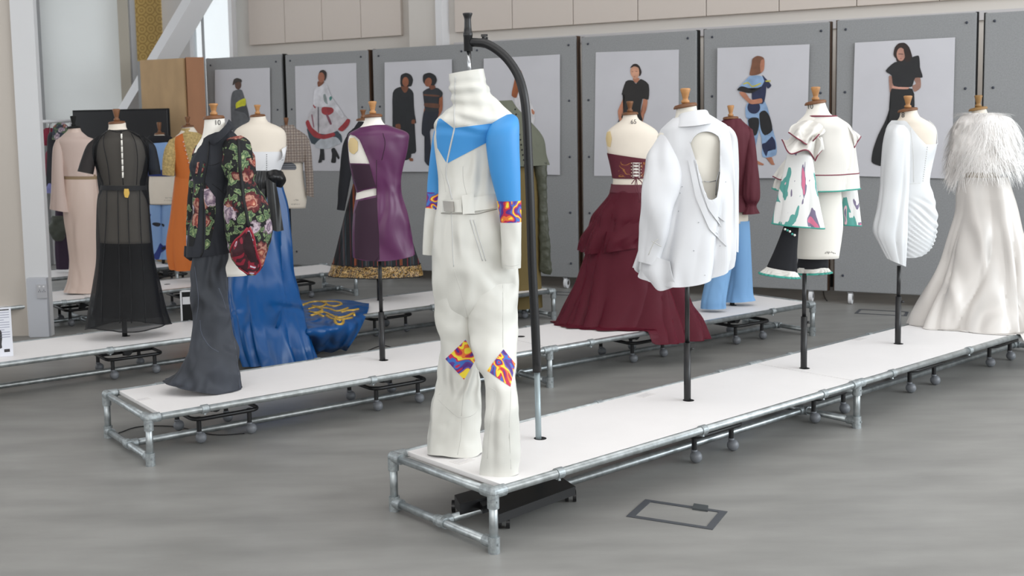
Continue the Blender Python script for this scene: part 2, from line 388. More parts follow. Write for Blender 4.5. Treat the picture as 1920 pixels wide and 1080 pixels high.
# right-hand window wall: low wall, head and mullions, open between
struct('wall_right', (8.9, 9.1, -5, 9, 0, .9), M_wall); struct('wall_right', (8.9, 9.1, -5, 9, 5.0, 5.6), M_wall)
for y in (-5, -1.5, 2, 5.5, 8.9): struct('trim_1', (8.9, 9.1, y, y+.15, .9, 5), M_white)
struct('wall_front', (-9, 9, -5.2, -5, 0, .9), M_wall); struct('wall_front', (-9, 9, -5.2, -5, 5.0, 5.6), M_wall)
for x in (-9, -5.4, -1.8, 1.8, 5.4, 8.85): struct('trim_2', (x, x+.15, -5.2, -5, .9, 5), M_white)
struct('wall_left', (-9.1, -8.9, -5, 17, 0, .9), M_wall); struct('wall_left', (-9.1, -8.9, -5, 17, 5.0, 5.6), M_wall)
for y in (-5, -1.5, 2, 5.5, 9, 12.5, 16.8): struct('trim_13', (-9.1, -8.9, y, y+.15, .9, 5), M_white)
# back wall behind the boards (0.9 m behind, same direction)
yw = .95
xL = BD.L(437, 60, yw).x
struct('wall_back', (xL, 7.5, yw, yw+.25, 0, 5.6), M_wall, BD)
struct('baseboard_back', (xL, 7.5, yw-.02, yw, 0, .12), M_blackm, BD)
def panelrow(u0, v0, u1, v1, n, zt=4.4, label=''):
    a = BD.L(u0, v0, yw-.06); b = BD.L(u1, v1, yw-.06); w_ = (b.x-a.x)/n
    r = thing('acoustic_panel', label, 'wall panel', BD.P, BD.yaw, 'cream acoustic panels on the back wall')
    for i in range(n): boxo('panel', (a.x+w_*i+.003, a.x+w_*(i+1)-.003, yw-.055, yw-.002, a.z, zt), M_acoustic, r, .006)
    return r
panelrow(467, 85, 752, 66, 4, label='shorter run of cream acoustic wall panels above the left pin boards')
panelrow(852, 61, 2105, -12, 9, label='long run of cream acoustic wall panels reaching the right edge of the photo')
zz = BD.L(1480, 36, yw).z
struct('trim_3', (BD.L(853, 60, yw).x, 7.5, yw-.035, yw, zz-.11, zz-.03), mat('trunking', (196, 194, 196), .6), BD)
struct('trim_4', (BD.L(777, 30, yw).x, BD.L(830, 30, yw).x, yw-.12, yw, 0, 5.6), M_wall, BD)
struct('trim_5', (BD.L(830, 30, yw).x, BD.L(842, 30, yw).x, yw-.16, yw, 0, 5.6), M_white, BD)
# left end: bright window beside the back wall, glazing, blind, brace, gold screen
LF = Fr(-3.6, 13.2, 0)
def lbox(name, u0, u1, y0, y1, m, v0=-60, v1=None, kind='structure', z0=0, z1=5.6):
    a, b = LF.L(u0, 200, y0).x, LF.L(u1, 200, y0).x
    o = struct(name, (a, b, y0, y1, z0, z1), m, LF); o['kind'] = kind; return o
M_blind = mat('pale_blind', (240, 243, 242), .8, vary=(1.2, .02)); M_taupe = mat('taupe_frame', (172, 165, 152), .7)
M_gold = mat('gold_perforated_screen', (190, 160, 95), .6, vary=(9, .14))
def dots():
    nt = M_gold.node_tree; b = nt.nodes['Principled BSDF']; tc = nn(nt, 'ShaderNodeTexCoord'); mp = nn(nt, 'ShaderNodeMapping'); mp.inputs['Scale'].default_value = (1, .01, 1)
    nt.links.new(tc.outputs['Object'], mp.inputs[0]); w1 = nn(nt, 'ShaderNodeTexVoronoi'); w1.inputs['Scale'].default_value = 9; w1.inputs['Randomness'].default_value = .12
    nt.links.new(mp.outputs[0], w1.inputs['Vector']); f = mathn(nt, 'FRACT', mathn(nt, 'MULTIPLY', w1.outputs['Distance'], 3.2))
    r = ramp(nt, [(0, (196, 166, 100)), (.45, (188, 156, 92)), (.6, (142, 112, 58)), (.8, (192, 162, 98))]); nt.links.new(f, r.inputs[0]); nt.links.new(r.outputs[0], b.inputs['Base Color'])
dots()
lbox('trim_6', 62, 76, 0, .3, mat('grey_frame', (160, 160, 162), .6))
lbox('wall_left', 76, 229, .15, .3, M_blind)
lbox('trim_7', 229, 247, -.05, .3, M_taupe); lbox('trim_8', 247, 252, 0, .2, mat('grey_frame', (160, 160, 162), .6))
lbox('wall_far', 300, 362, .9, 1.1, mat('far_wall', (205, 205, 210), .8))
o = lbox('gold_screen', 252, 310, .5, .54, M_gold, kind='thing'); tag(o, 'tall gold patterned screen in the window behind the white brace', 'screen')
lbox('trim_9', 361, 367, .1, .3, M_white); lbox('trim_10', 383.5, 385.5, .1, .2, mat('grey_frame', (160, 160, 162), .6))
def glass():
    m = mat('window_glass', (215, 235, 240), .05, alpha=.25, spec=.6); return m
w1 = lbox('window_1', 367, 437, .2, .21, glass())
lbox('trim_11', 434.5, 441, -.1, .2, M_white)
# diagonal brace with square section
a0 = LF.L(404, -60, -.2); a1 = LF.L(167, 340, -.2); bm = bmesh.new(); d = (a1-a0).normalized(); s_ = Vector((0, 1, 0)); q_ = d.cross(s_)
hw = .16
vs = []
for p in (a0-d*2, a1): 
    for k in (Vector((-hw*1.0, 0, 0))+s_*-.02, Vector((-.01, -.16, 0)), Vector((hw*1.1, 0, 0))+s_*.06, Vector((0, .22, 0))): vs.append(bm.verts.new(p+k))
for k in range(4): bm.faces.new([vs[k], vs[(k+1) % 4], vs[4+(k+1) % 4], vs[4+k]])
bm.faces.new(vs[:4][::-1]); bm.faces.new(vs[4:])
bmesh.ops.recalc_face_normals(bm, faces=bm.faces)
o = bmo('trim_12', bm, M_white); o['kind'] = 'structure'; o.location = LF.P
# near left column with its shaded return, grey service riser and socket
CF = Fr(-3.1, 8.62, 0)
ca, cb = CF.L(52, 600).x, CF.L(95, 600).x
struct('wall_left', (ca-1.3, ca, .03, .07, 0, 5.6), mat('shaded_return', (190, 182, 173), .85), CF)  # beige-grey colour holds the shade on the column's side face
struct('column_left', (ca, cb, 0, .07, 0, 5.6), mat('column_white', (208, 208, 209), .75), CF)
ris = thing('service_riser', 'grey boxed riser with a double wall socket on the white column', 'socket box', CF.P, 0)
rz1 = CF.L(70, 520).z; r0, r1_ = CF.L(58, 600).x, CF.L(95, 600).x
boxo('riser_cover', (r0, r1_, -.05, 0, 0, rz1), mat('riser_grey', (182, 184, 190), .6), ris, .006)
p0, p1 = CF.L(69, 533, -.05), CF.L(90, 559, -.05)
sk = boxo('socket_plate', (p0.x, p1.x, -.062, -.05, p1.z, p0.z), mat('socket_plate', (172, 172, 176), .4), ris, .003)
for i in range(2):
    for j in range(3):
        cx = p0.x + (p1.x-p0.x)*(.3+.4*i) + (j-1)*.008; cz = (p0.z+p1.z)/2 + (.012 if j == 1 else 0)
        boxo('socket_slot', (cx-.002, cx+.002, -.0635, -.061, cz-.006, cz+.002), M_pin, sk)
    boxo('socket_switch', (p0.x+(p1.x-p0.x)*(.3+.4*i)-.006, p0.x+(p1.x-p0.x)*(.3+.4*i)+.006, -.066, -.061, p0.z-.022, p0.z-.012), M_white, sk)
# ------------------------------------------------------------------ pin boards
EDG = [(-2.25, -1.16, 0), (-1.10, -.06, 1), (0.0, 1.05, 1), (1.11, 2.18, 1), (2.24, 3.33, 1), (3.37, 4.46, 1), (4.51, 5.54, 1), (5.60, 6.64, 1)]
blab = ['pin board at the right edge of the photo behind the feather top', 'pin board holding the print of the woman in black',
        'pin board holding the print of the model in blue patterned trousers', 'pin board holding the print of the model in a black shirt',
        'pin board behind the tall black stand and olive cape', 'pin board holding the print of two men', 'pin board holding the print of the ruffled white dress',
        'leftmost pin board with the print of a grey coat']
for k, (s0, s1, ps) in enumerate(EDG):
    r = thing('pin_board', 'grey felt rolling '+blab[k], 'pin board', BD.P, BD.yaw, 'grey felt pin boards along the back wall')
    x0, x1 = -s1, -s0; yo = .012*((k*7) % 3-1); dz = .006*((k*5) % 3-1)
    boxo('felt_face', (x0, x1, yo, yo+.035, .1+dz, 2.34+dz), M_felt, r, .008)
    boxo('timber_edge', (x0+.004, x1-.004, yo+.035, yo+.075, .1+dz, 2.342+dz), M_ply, r)
    for e in (x0, x1):
        boxo('side_strip', (e-.011, e+.011, yo+.03, yo+.09, .1+dz, 2.345+dz), mat('board_strip', (74, 52, 36), .7) if (k+(e == x1)) % 2 else M_blackm, r)
    for i, zc in enumerate((2.27, 1.76, 1.24, .72, .24)):
        for xx in (x0+.07, x1-.07):
            V, Fc = lathe([(0.001, 0), (.009, 0), (.011, .004), (.008, .009), (.001, .01)], 8)
            V = [(xx+v[0]+.004*((i*3+k) % 3-1), yo-v[2], zc+v[1]) for v in V]; mk('button', V, Fc, M_pin, r)
    for xx in (x0+.13, x1-.13):
        bm = bmesh.new(); cyl(bm, (xx-.014, .03, .05), (xx+.014, .03, .05), .05); c_ = bmo('caster', bm, M_white, r)
        bm = bmesh.new(); box(bm, xx-.022, xx+.022, .0, .06, .09, .102); cyl(bm, (xx-.017, .03, .05), (xx-.015, .03, .05), .02); cyl(bm, (xx+.015, .03, .05), (xx+.017, .03, .05), .02); bmo('caster_fork', bm, M_steel, c_)
# posters: paper sheets fixed on the felt, prints as flat shapes on the paper
def poster(label, quad, figs, kw=0):
    r = thing('printed_poster', label, 'poster', BD.P, BD.yaw, 'posters pinned on the boards')
    (a, b, c, d) = [BD.L(u, v, -.0165) for u, v in quad]
    V, Fc = [], []; n = 18
    for i in range(n):
        for j in range(n):
            fy, fx = i/(n-1), j/(n-1); p = a.lerp(b, fx).lerp(d.lerp(c, fx), fy)
            p.y += .002*sin(fx*7+kw)*sin(fy*3+kw)-.0015*sin(fy*9); V.append(p)
    for i in range(n-1):
        for j in range(n-1): Fc.append((i*n+j, (i+1)*n+j, (i+1)*n+j+1, i*n+j+1))
    mk('paper', V, Fc, M_paper, r, False, thick=.0006)
    for i, (nm, col, pts) in enumerate(figs):
        bm = bmesh.new(); P2 = smoothpoly(pts) if nm != 'straight' else pts
        vs = [bm.verts.new(BD.L(u, v, -.0210-.0003*i)) for u, v in P2]
        try: f = bm.faces.new(vs)
        except Exception: bm.free(); continue
        bmesh.ops.triangulate(bm, faces=[f])
        bmo('printed_'+nm if nm != 'straight' else 'printed_shape', bm, mat('print_%d_%d_%d' % col, col, .6, vary=(14, .18)), r)
def smoothpoly(p, k=3):
    n = len(p); out = []
    for i in range(n):
        P_ = [Vector((*p[(i+q) % n], 0)) for q in (-1, 0, 1, 2)]
        for s in range(k):
            f = s/k; v = (P_[1]*2+(P_[2]-P_[0])*f+(P_[0]*2-P_[1]*5+P_[2]*4-P_[3])*f*f+(P_[1]*3-P_[0]-P_[2]*3+P_[3])*f*f*f)*.5; v = v*.75+(P_[1].lerp(P_[2], f))*.25; out.append((v.x, v.y))
    return out
def ell(cx, cy, rx, ry, n=14, rot=0):
    return [(cx+rx*cos(2*pi*i/n)*cos(rot)-ry*sin(2*pi*i/n)*sin(rot), cy+rx*cos(2*pi*i/n)*sin(rot)+ry*sin(2*pi*i/n)*cos(rot)) for i in range(n)]
BK = (24, 24, 26); NV = (32, 40, 72); SK = (176, 118, 92); SKd = (112, 66, 44); LB = (134, 162, 196); HR = (40, 26, 22)
k = K(1580, 50, 3.6)
poster('poster of a woman in black flared trousers and cropped top, rightmost of the row', [(1603, 80), (1791, 70), (1784, 335), (1595, 330)],
 [('arm', (150, 112, 98), k((312, 335), (335, 340), (345, 400), (335, 480), (318, 440))), ('arm', (150, 112, 98), k((480, 350), (522, 340), (527, 410), (485, 440), (470, 400), (495, 385))),
  ('hair', HR, k((360, 215), (343, 190), (352, 140), (380, 112), (420, 110), (450, 140), (468, 195), (470, 230), (430, 240), (370, 240))),
  ('trousers', BK, k((328, 420), (470, 420), (485, 540), (478, 640), (400, 700), (300, 760), (272, 930), (235, 935), (195, 912), (205, 830), (240, 730), (290, 630), (325, 520))),
  ('midriff', (190, 140, 124), k((340, 398), (440, 402), (440, 422), (342, 418))),
  ('top', (28, 28, 31), k((290, 298), (350, 240), (400, 236), (470, 205), (512, 195), (520, 230), (522, 275), (540, 342), (490, 345), (470, 400), (440, 408), (345, 400), (330, 330))),
  ('face', (178, 132, 116), ell(*k((393, 187))[0], 8, 12.5)), ('hair', HR, k((412, 150), (440, 150), (462, 200), (455, 232), (425, 236), (418, 190))),
  ('eyes', (70, 45, 42), k((378, 182), (408, 184), (408, 188), (378, 186))), ('mouth', (140, 70, 70), k((386, 212), (400, 213), (393, 217)))], 0)
k = K(1320, 60, 3.857)
poster('poster of a barefoot model in blue patchwork top and trousers', [(1345, 90), (1518, 83), (1511, 334), (1343, 334)],
 [('foot', SK, k((365, 920), (395, 935), (432, 955), (425, 965), (385, 955))), ('foot', SK, k((440, 900), (485, 900), (505, 945), (512, 960), (485, 958), (462, 920))),
  ('leg', LB, k((320, 600), (400, 640), (388, 760), (370, 850), (372, 930), (350, 930), (350, 800), (320, 700))),
  ('leg', LB, k((310, 520), (440, 500), (490, 680), (522, 800), (520, 890), (425, 905), (420, 800), (400, 700), (370, 630), (305, 620))),
  ('patch', BK, k((318, 640), (350, 618), (395, 625), (398, 680), (378, 745), (340, 740))), ('patch', BK, k((400, 590), (440, 568), (475, 610), (495, 710), (440, 748), (410, 700))),
  ('patch', NV, k((420, 810), (460, 795), (490, 755), (515, 790), (518, 850), (470, 845), (450, 900), (425, 850))),
  ('patch', NV, ell(*k((360, 545))[0], 12, 12)), ('bodice', NV, k((350, 400), (390, 350), (430, 345), (450, 380), (445, 460), (425, 520), (350, 500))),
  ('sleeve', LB, k((330, 320), (400, 315), (440, 340), (410, 400), (345, 435), (310, 440), (240, 420), (290, 360))),
  ('sleeve', NV, k((420, 310), (450, 340), (487, 385), (460, 410), (440, 360))), ('sleeve_band', BK, k((240, 420), (270, 392), (320, 405), (350, 425), (410, 395), (405, 410), (350, 440), (310, 440))),
  ('sleeve_stripe', (190, 180, 60), k((285, 372), (320, 362), (350, 390), (408, 368), (410, 376), (350, 400), (318, 372), (285, 380))), ('sleeve_stripe', (190, 180, 60), k((445, 352), (480, 350), (480, 358), (448, 360))),
  ('arm', SK, k((258, 432), (300, 440), (340, 490), (415, 480), (418, 512), (350, 522), (320, 510), (265, 455))), ('hair', (120, 78, 56), k((345, 230), (350, 195), (385, 172), (430, 185), (437, 230), (420, 290), (380, 310), (330, 312), (338, 260))),
  ('face', SK, k((412, 205), (436, 200), (437, 240), (432, 275), (412, 295), (405, 250)))], 1)
k = K(1080, 80, 6.75)
poster('poster of a model in a black short-sleeved shirt', [(1117, 98), (1273, 93), (1272, 330), (1114, 330)],
 [('trousers', (44, 52, 66), k((545, 960), (700, 880), (840, 1000), (840, 1300), (560, 1300), (530, 1100))),
  ('arm', SK, k((610, 680), (560, 790), (530, 870), (550, 990), (600, 980), (590, 860), (640, 720))), ('arm', SK, k((850, 720), (905, 720), (890, 850), (850, 940), (840, 1020), (800, 960), (840, 860))),
  ('shirt', (34, 31, 30), k((630, 490), (715, 475), (760, 520), (820, 460), (920, 530), (918, 718), (840, 712), (815, 880), (835, 1000), (580, 960), (600, 880), (620, 665), (578, 655))),
  ('neck', SK, k((722, 450), (805, 450), (770, 508), (735, 495))), ('hair', HR, k((685, 320), (720, 275), (765, 268), (805, 300), (830, 370), (815, 415), (800, 420), (785, 330), (720, 310))),
  ('face', (196, 146, 120), k((690, 330), (735, 300), (790, 320), (800, 390), (785, 440), (745, 462), (710, 430), (690, 390))), ('eyes', (90, 60, 50), k((700, 370), (722, 362), (722, 370))), ('eyes', (90, 60, 50), k((745, 362), (775, 360), (775, 368))), ('mouth', (150, 70, 60), k((725, 430), (750, 428), (738, 437)))], 2)
k = K(880, 40, 3.6)
poster('poster of a red-haired model mostly hidden behind the olive cape', [(907, 110), (1050, 102), (1050, 328), (905, 325)],
 [('skirt', (206, 204, 206), k((300, 500), (370, 480), (440, 600), (430, 700), (340, 640))), ('top', (60, 90, 150), k((320, 430), (372, 440), (375, 480), (350, 470))),
  ('hair', (150, 84, 46), k((320, 330), (350, 335), (360, 400), (330, 440), (320, 515), (285, 500), (300, 420))), ('hand', SK, k((420, 590), (440, 610), (436, 630), (422, 620)))], 3)
k = K(700, 100, 4.906)
poster('poster of two men with curly hair in dark clothes', [(721, 117), (847, 111), (852, 322), (722, 322)],
 [('coat', (26, 28, 32), k((178, 365), (240, 310), (330, 320), (370, 370), (365, 480), (395, 640), (370, 650), (395, 900), (350, 925), (345, 960), (290, 985), (180, 950), (178, 620))),
  ('neck', SKd, k((255, 290), (325, 290), (310, 350), (285, 362), (262, 330))), ('hair', BK, k((248, 250), (255, 200), (300, 180), (345, 198), (366, 245), (350, 300), (320, 305), (255, 300))), ('face', (140, 84, 58), ell(*k((296, 262))[0], 6, 9)),
  ('hand', SKd, k((205, 655), (245, 650), (250, 695), (210, 690))), ('hand', SKd, k((355, 612), (385, 612), (380, 648), (350, 645))), ('foot', (130, 80, 55), k((330, 965), (362, 965), (365, 990), (335, 990))),
  ('arm', (150, 88, 58), k((605, 400), (635, 380), (635, 520), (590, 600), (560, 680), (528, 660), (545, 625), (585, 560))), ('arm', (150, 88, 58), k((465, 520), (485, 480), (480, 580), (460, 640))),
  ('trousers', (28, 31, 44), k((475, 520), (600, 520), (590, 600), (560, 690), (520, 720), (540, 1030), (470, 990), (480, 780), (445, 740), (450, 620))),
  ('top', (38, 40, 46), k((455, 355), (510, 320), (590, 318), (637, 360), (630, 400), (600, 420), (600, 530), (480, 530), (470, 420))), ('stripe', (98, 62, 44), k((470, 375), (600, 385), (600, 400), (470, 390))), ('stripe', (98, 62, 44), k((475, 458), (600, 465), (600, 505), (476, 490))),
  ('neck', SKd, k((505, 290), (560, 290), (572, 318), (530, 335))), ('hair', BK, k((455, 245), (462, 195), (520, 178), (570, 205), (584, 250), (560, 295), (520, 290), (470, 280))), ('face', (140, 84, 58), ell(*k((505, 265))[0], 6.5, 8.5, rot=.3))], 4)
k = K(540, 110, 4.695); RD = (150, 46, 52)
poster('poster of a model in a white ruffled dress with red trims and ankle boots', [(553, 124), (668, 118), (673, 321), (557, 320)],
 [('boot', BK, k((285, 770), (312, 770), (322, 890), (300, 890), (295, 912), (265, 915), (280, 860))), ('boot', BK, k((380, 800), (410, 785), (455, 870), (440, 885), (425, 860), (420, 915), (378, 912), (390, 850))),
  ('under_skirt', (52, 66, 76), k((175, 580), (440, 640), (475, 735), (400, 750), (300, 750), (205, 745))), ('under_skirt', (176, 180, 186), k((240, 750), (300, 700), (420, 690), (465, 740), (400, 775), (330, 795), (245, 785))),
  ('skirt', (186, 182, 186), k((220, 430), (390, 430), (500, 500), (530, 560), (420, 640), (330, 665), (215, 640), (170, 560))), ('trim', RD, k((155, 560), (180, 540), (215, 610), (300, 670), (400, 650), (412, 680), (320, 708), (230, 690), (175, 620))),
  ('trim', RD, k((440, 620), (500, 560), (520, 530), (547, 540), (530, 590), (480, 640))), ('trim', RD, k((300, 430), (390, 415), (400, 470), (350, 500), (300, 480))), ('trim', RD, k((220, 410), (245, 400), (240, 440))),
  ('pattern', (120, 70, 84), k((335, 500), (350, 490), (385, 570), (370, 580))), ('pattern', (86, 80, 92), k((262, 430), (270, 430), (272, 640), (264, 640))), ('pattern', (140, 90, 104), k((205, 500), (215, 495), (230, 600), (222, 600))),
  ('bodice', (200, 199, 204), k((240, 260), (310, 225), (345, 240), (385, 340), (490, 490), (470, 520), (385, 430), (235, 420), (225, 340))), ('pattern', (60, 120, 112), k((362, 345), (380, 330), (388, 350), (370, 372))), ('pattern', (130, 140, 140), k((310, 320), (330, 315), (350, 400), (320, 380))),
  ('neck', SKd, k((262, 200), (318, 200), (300, 230), (265, 248))), ('hair', HR, k((265, 150), (280, 110), (310, 98), (338, 120), (338, 160), (322, 195), (300, 140), (270, 150))), ('face', (146, 92, 70), ell(*k((293, 165))[0], 6.3, 9.5))], 5)
k = K(380, 60, 3.6923)
poster('poster of a figure in a grey coat with a yellow bag, leftmost of the row', [(403, 131), (506, 127), (508, 321), (404, 322)],
 [('coat', (92, 94, 98), k((212, 410), (265, 398), (285, 440), (325, 600), (310, 700), (210, 700), (195, 560), (196, 460))), ('bag', (206, 204, 40), k((232, 490), (292, 458), (298, 505), (262, 532), (232, 530))),
  ('coat_fold', (66, 68, 72), k((215, 540), (300, 510), (320, 600), (290, 560))), ('head', (88, 60, 48), ell(*k((245, 365))[0], 6, 9)), ('hat', (58, 50, 46), k((208, 370), (215, 330), (240, 318), (268, 330), (268, 348), (235, 345)))], 6)
# plywood backs at the left end, black screen
r = thing('plywood_board', 'folded-back plywood sided board left of the pin boards', 'board')
PA, PB, PC = [BD.P+BD.e*BD.Z(u, v, 2.34).x+BD.d*BD.Z(u, v, 2.34).y for u, v in ((262, 113), (343, 109), (382, 109))]
def slab(p, q, z0, z1, th, m, name, par):
    d = (q-p); d.z = 0; L = d.length; d.normalize(); nrm = Vector((-d.y, d.x, 0)); bm = bmesh.new(); p = p.copy(); p.z = 0
    vs = [bm.verts.new(p+d*(L*i)+nrm*(th*j)+Vector((0, 0, z))) for i in (0, 1) for j in (0, 1) for z in (z0, z1)]
    for f in [(0, 1, 3, 2), (4, 6, 7, 5), (0, 4, 5, 1), (2, 3, 7, 6), (0, 2, 6, 4), (1, 5, 7, 3)]: bm.faces.new([vs[i] for i in f])
    bmesh.ops.recalc_face_normals(bm, faces=bm.faces); return bmo(name, bm, m, par)
slab(PA, PB, .1, 2.34, .05, M_ply, 'plywood_face', r); slab(PA-Vector((.03, 0, 0)), PA, .1, 2.33, .06, M_felt, 'felt_edge', r)
r2 = thing('plywood_board', 'reddish plywood board end beside the leftmost pin board', 'board')
slab(PB+(PC-PB)*.14, PC, .1, 2.35, .05, M_ply2, 'plywood_face', r2)
slab(PB+Vector((0, .05, 0)), PB+(PC-PB)*.16+Vector((0, .05, 0)), .1, 2.3, .03, M_blackm, 'gap_shade_strip', r2)  # black strip stands in for the shade in the gap
SF = Fr(-3.0, 12.0, 0)
s0, s1 = SF.L(137, 209), SF.L(314, 206)
scr = thing('display_screen', 'large black flat screen standing behind the sheer black dress', 'screen', SF.P)
boxo('screen_panel', (s0.x, s1.x, 0, .06, s0.z-1.0, s0.z), mat('black_screen', (24, 25, 29), .35), scr, .01)
boxo('screen_bezel', (s0.x-.012, s1.x+.012, .012, .05, s0.z-1.012, s0.z+.012), M_blackm, scr, .006)
boxo('screen_post', ((s0.x+s1.x)/2-.05, (s0.x+s1.x)/2+.05, .06, .12, 0, s0.z-.3), M_black, scr)
boxo('screen_base', ((s0.x+s1.x)/2-.4, (s0.x+s1.x)/2+.4, -.2, .35, 0, .04), M_black, scr)
# ------------------------------------------------------------------ display platforms
def platform(no, s0, mods, coup, label, holes=()):
    fr = RW[no]; r = thing('display_platform', label, 'platform', fr.P, fr.yaw, 'low white display platforms on tube frames')
    R = .0168; S = [s0+ML*i for i in range(mods+1)]
    def tb(name, p, q): bm = bmesh.new(); cyl(bm, p, q, R, seg=16); return bmo(name, bm, M_galv, r, True)
    def sm(o):
        o.data.polygons.foreach_set('use_smooth', [True]*len(o.data.polygons)); return o
    for y in (0, DW):
        tb('top_rail', (S[0], y, ZT), (S[-1], y, ZT))
    tb('lower_rail', (S[0], DW/2, .036), (S[-1], DW/2, .036))
    for i, s in enumerate(S):
        if i in (0, mods): tb('end_rail', (s, 0, ZT), (s, DW, ZT))
        else: tb('cross_rail', (s, 0, ZT-.036), (s, DW, ZT-.036))
        tb('foot_rail', (s, 0, .036), (s, DW, .036))
        bm = bmesh.new(); cyl(bm, (s, DW/2-.03, .036), (s, DW/2+.03, .036), .0225); sg = 1 if i == 0 else -1
        cyl(bm, (s, DW/2, .036), (s+.045*sg, DW/2, .036), .0225); bmesh.ops.create_icosphere(bm, subdivisions=2, radius=.026, matrix=Matrix.Translation((s, DW/2, .036))); bmo('cross_fitting', bm, M_fit, r)
        for y, sy in ((0, 1), (DW, -1)):
            tb('leg', (s, y, 0.002), (s, y, ZT))
            bm = bmesh.new(); rr = .0225
            cyl(bm, (s, y, ZT-.058), (s, y, ZT+.004), rr); end = i in (0, mods)
            if end:
                cyl(bm, (s, y, ZT), (s+.055*(1 if i == 0 else -1), y, ZT), rr); cyl(bm, (s, y, ZT), (s, y+.055*sy, ZT), rr)
            else: cyl(bm, (s-.05, y, ZT), (s+.05, y, ZT), rr)
            bmesh.ops.create_uvsphere(bm, u_segments=16, v_segments=10, radius=rr*1.04, matrix=Matrix.Translation((s, y, ZT)))
            cyl(bm, (s, y, ZT-.03), (s, y-.026*sy, ZT-.03), .004, seg=8); f_ = bmo('corner_fitting' if end else 'tee_fitting', bm, M_fit, r)
            bm = bmesh.new(); cyl(bm, (s, y, 0), (s, y, .062), rr); cyl(bm, (s, y, .036), (s, y+.05*sy, .036), rr); cyl(bm, (s, y, .036), (s, y-.027*sy, .036), .005, seg=8); bmo('foot_fitting', bm, M_fit, r)
    for y, sy in ((0, 1), (DW, -1)):
        for s in coup:
            bm = bmesh.new(); cyl(bm, (s-.017, y, ZT), (s+.017, y, ZT), .0215); box(bm, s-.014, s+.014, min(y, y+.05*sy), max(y, y+.05*sy), ZT-.024, ZT-.018)
            cyl(bm, (s, y, ZT-.022), (s, y-.003*sy, ZT-.03), .006, seg=8); bmo('rail_clip', bm, M_fit, r)
    for i in range(mods):
        g0, g1 = (.062 if i == 0 else .004), (.03 if i == mods-1 else .004)
        d = boxo('deck_board', (S[i]+g0, S[i+1]-g1, .018, DW-.016, ZT-.006, ZT+.0125), M_deck, r, .0015)
        for h in holes:
            if S[i] < h[0] < S[i+1]:
                bm = bmesh.new(); cyl(bm, (h[0]+.008, h[1], ZT+.0122), (h[0]+.008, h[1], ZT+.0132), .027, seg=24); bmo('pole_hole_shade', bm, M_blackm, d)  # black disc on the deck paints the dark inside a hole
    return r
P1 = [(.58, .36), (1.54, .34), (2.52, .35), (3.46, .34), (4.42, .34)]; P2 = [(.47, .36), (1.5, .34), (3.44, .33), (4.4, .3)]
P3 = [(-3.36, .34), (-2.38, .33), (-1.33, .48), (-.02, .33)]; P4 = [(-2.44, .33), (-1.7, .33), (-1.48+.02, .33), (-.52, .33)]
ZD = ZT+.0125
platform(1, 0, 2, [.34, 1.22, 2.15, 2.79, 3.62, 4.6], 'white display platform nearest the camera, under the white jumpsuit', P1)
platform(2, 0, 2, [.28, 1.23, 2.14, 2.78, 3.6, 4.47], 'second white display platform, under the floral jacket outfit and burgundy gown', P2+[(2.53, .38)])
platform(3, -2*ML, 2, [-3.57, -2.8, -1.16, -.4], 'third white display platform, carrying the sheer black dress and blue gown', P3)
platform(4, -2*ML, 2, [-3.6, -2.67, -1.3, -.36], 'fourth white display platform, behind the blue gown, under the peach and orange outfits', P4)
RW[5] = Fr(*(RW[4].P+RW[4].e*-1.15+RW[4].d*1.5)[:2], R2)
platform(5, -2*ML, 2, [-3.6, -2.67, -1.3, -.36], 'farthest white display platform at the left, under the light blue patterned outfit')
def settle(M_, no, zl=.1, lift=.004):
    """cloth comes to rest on the deck of its platform and hangs or lies lower beyond the edge"""
    fr, rw = M_.fr, RW[no]
    for i, v in enumerate(M_.V):
        W = fr.P+fr.e*v.x+fr.d*v.y; q = rw.loc(Vector((W.x, W.y, 0))); zz = ZT+.0125+lift
        f = smooth((q.y+.055)/.03)*(1-smooth((q.y-DW-.02)/.03)); zm = zl+(zz-zl)*f+.002*noise.noise(v*9)
        if v.z < zm: M_.V[i] = Vector((v.x, v.y, zm))
def at(no, s, t): fr = RW[no]; p = fr.P+fr.e*s+fr.d*t; return p.x, p.y
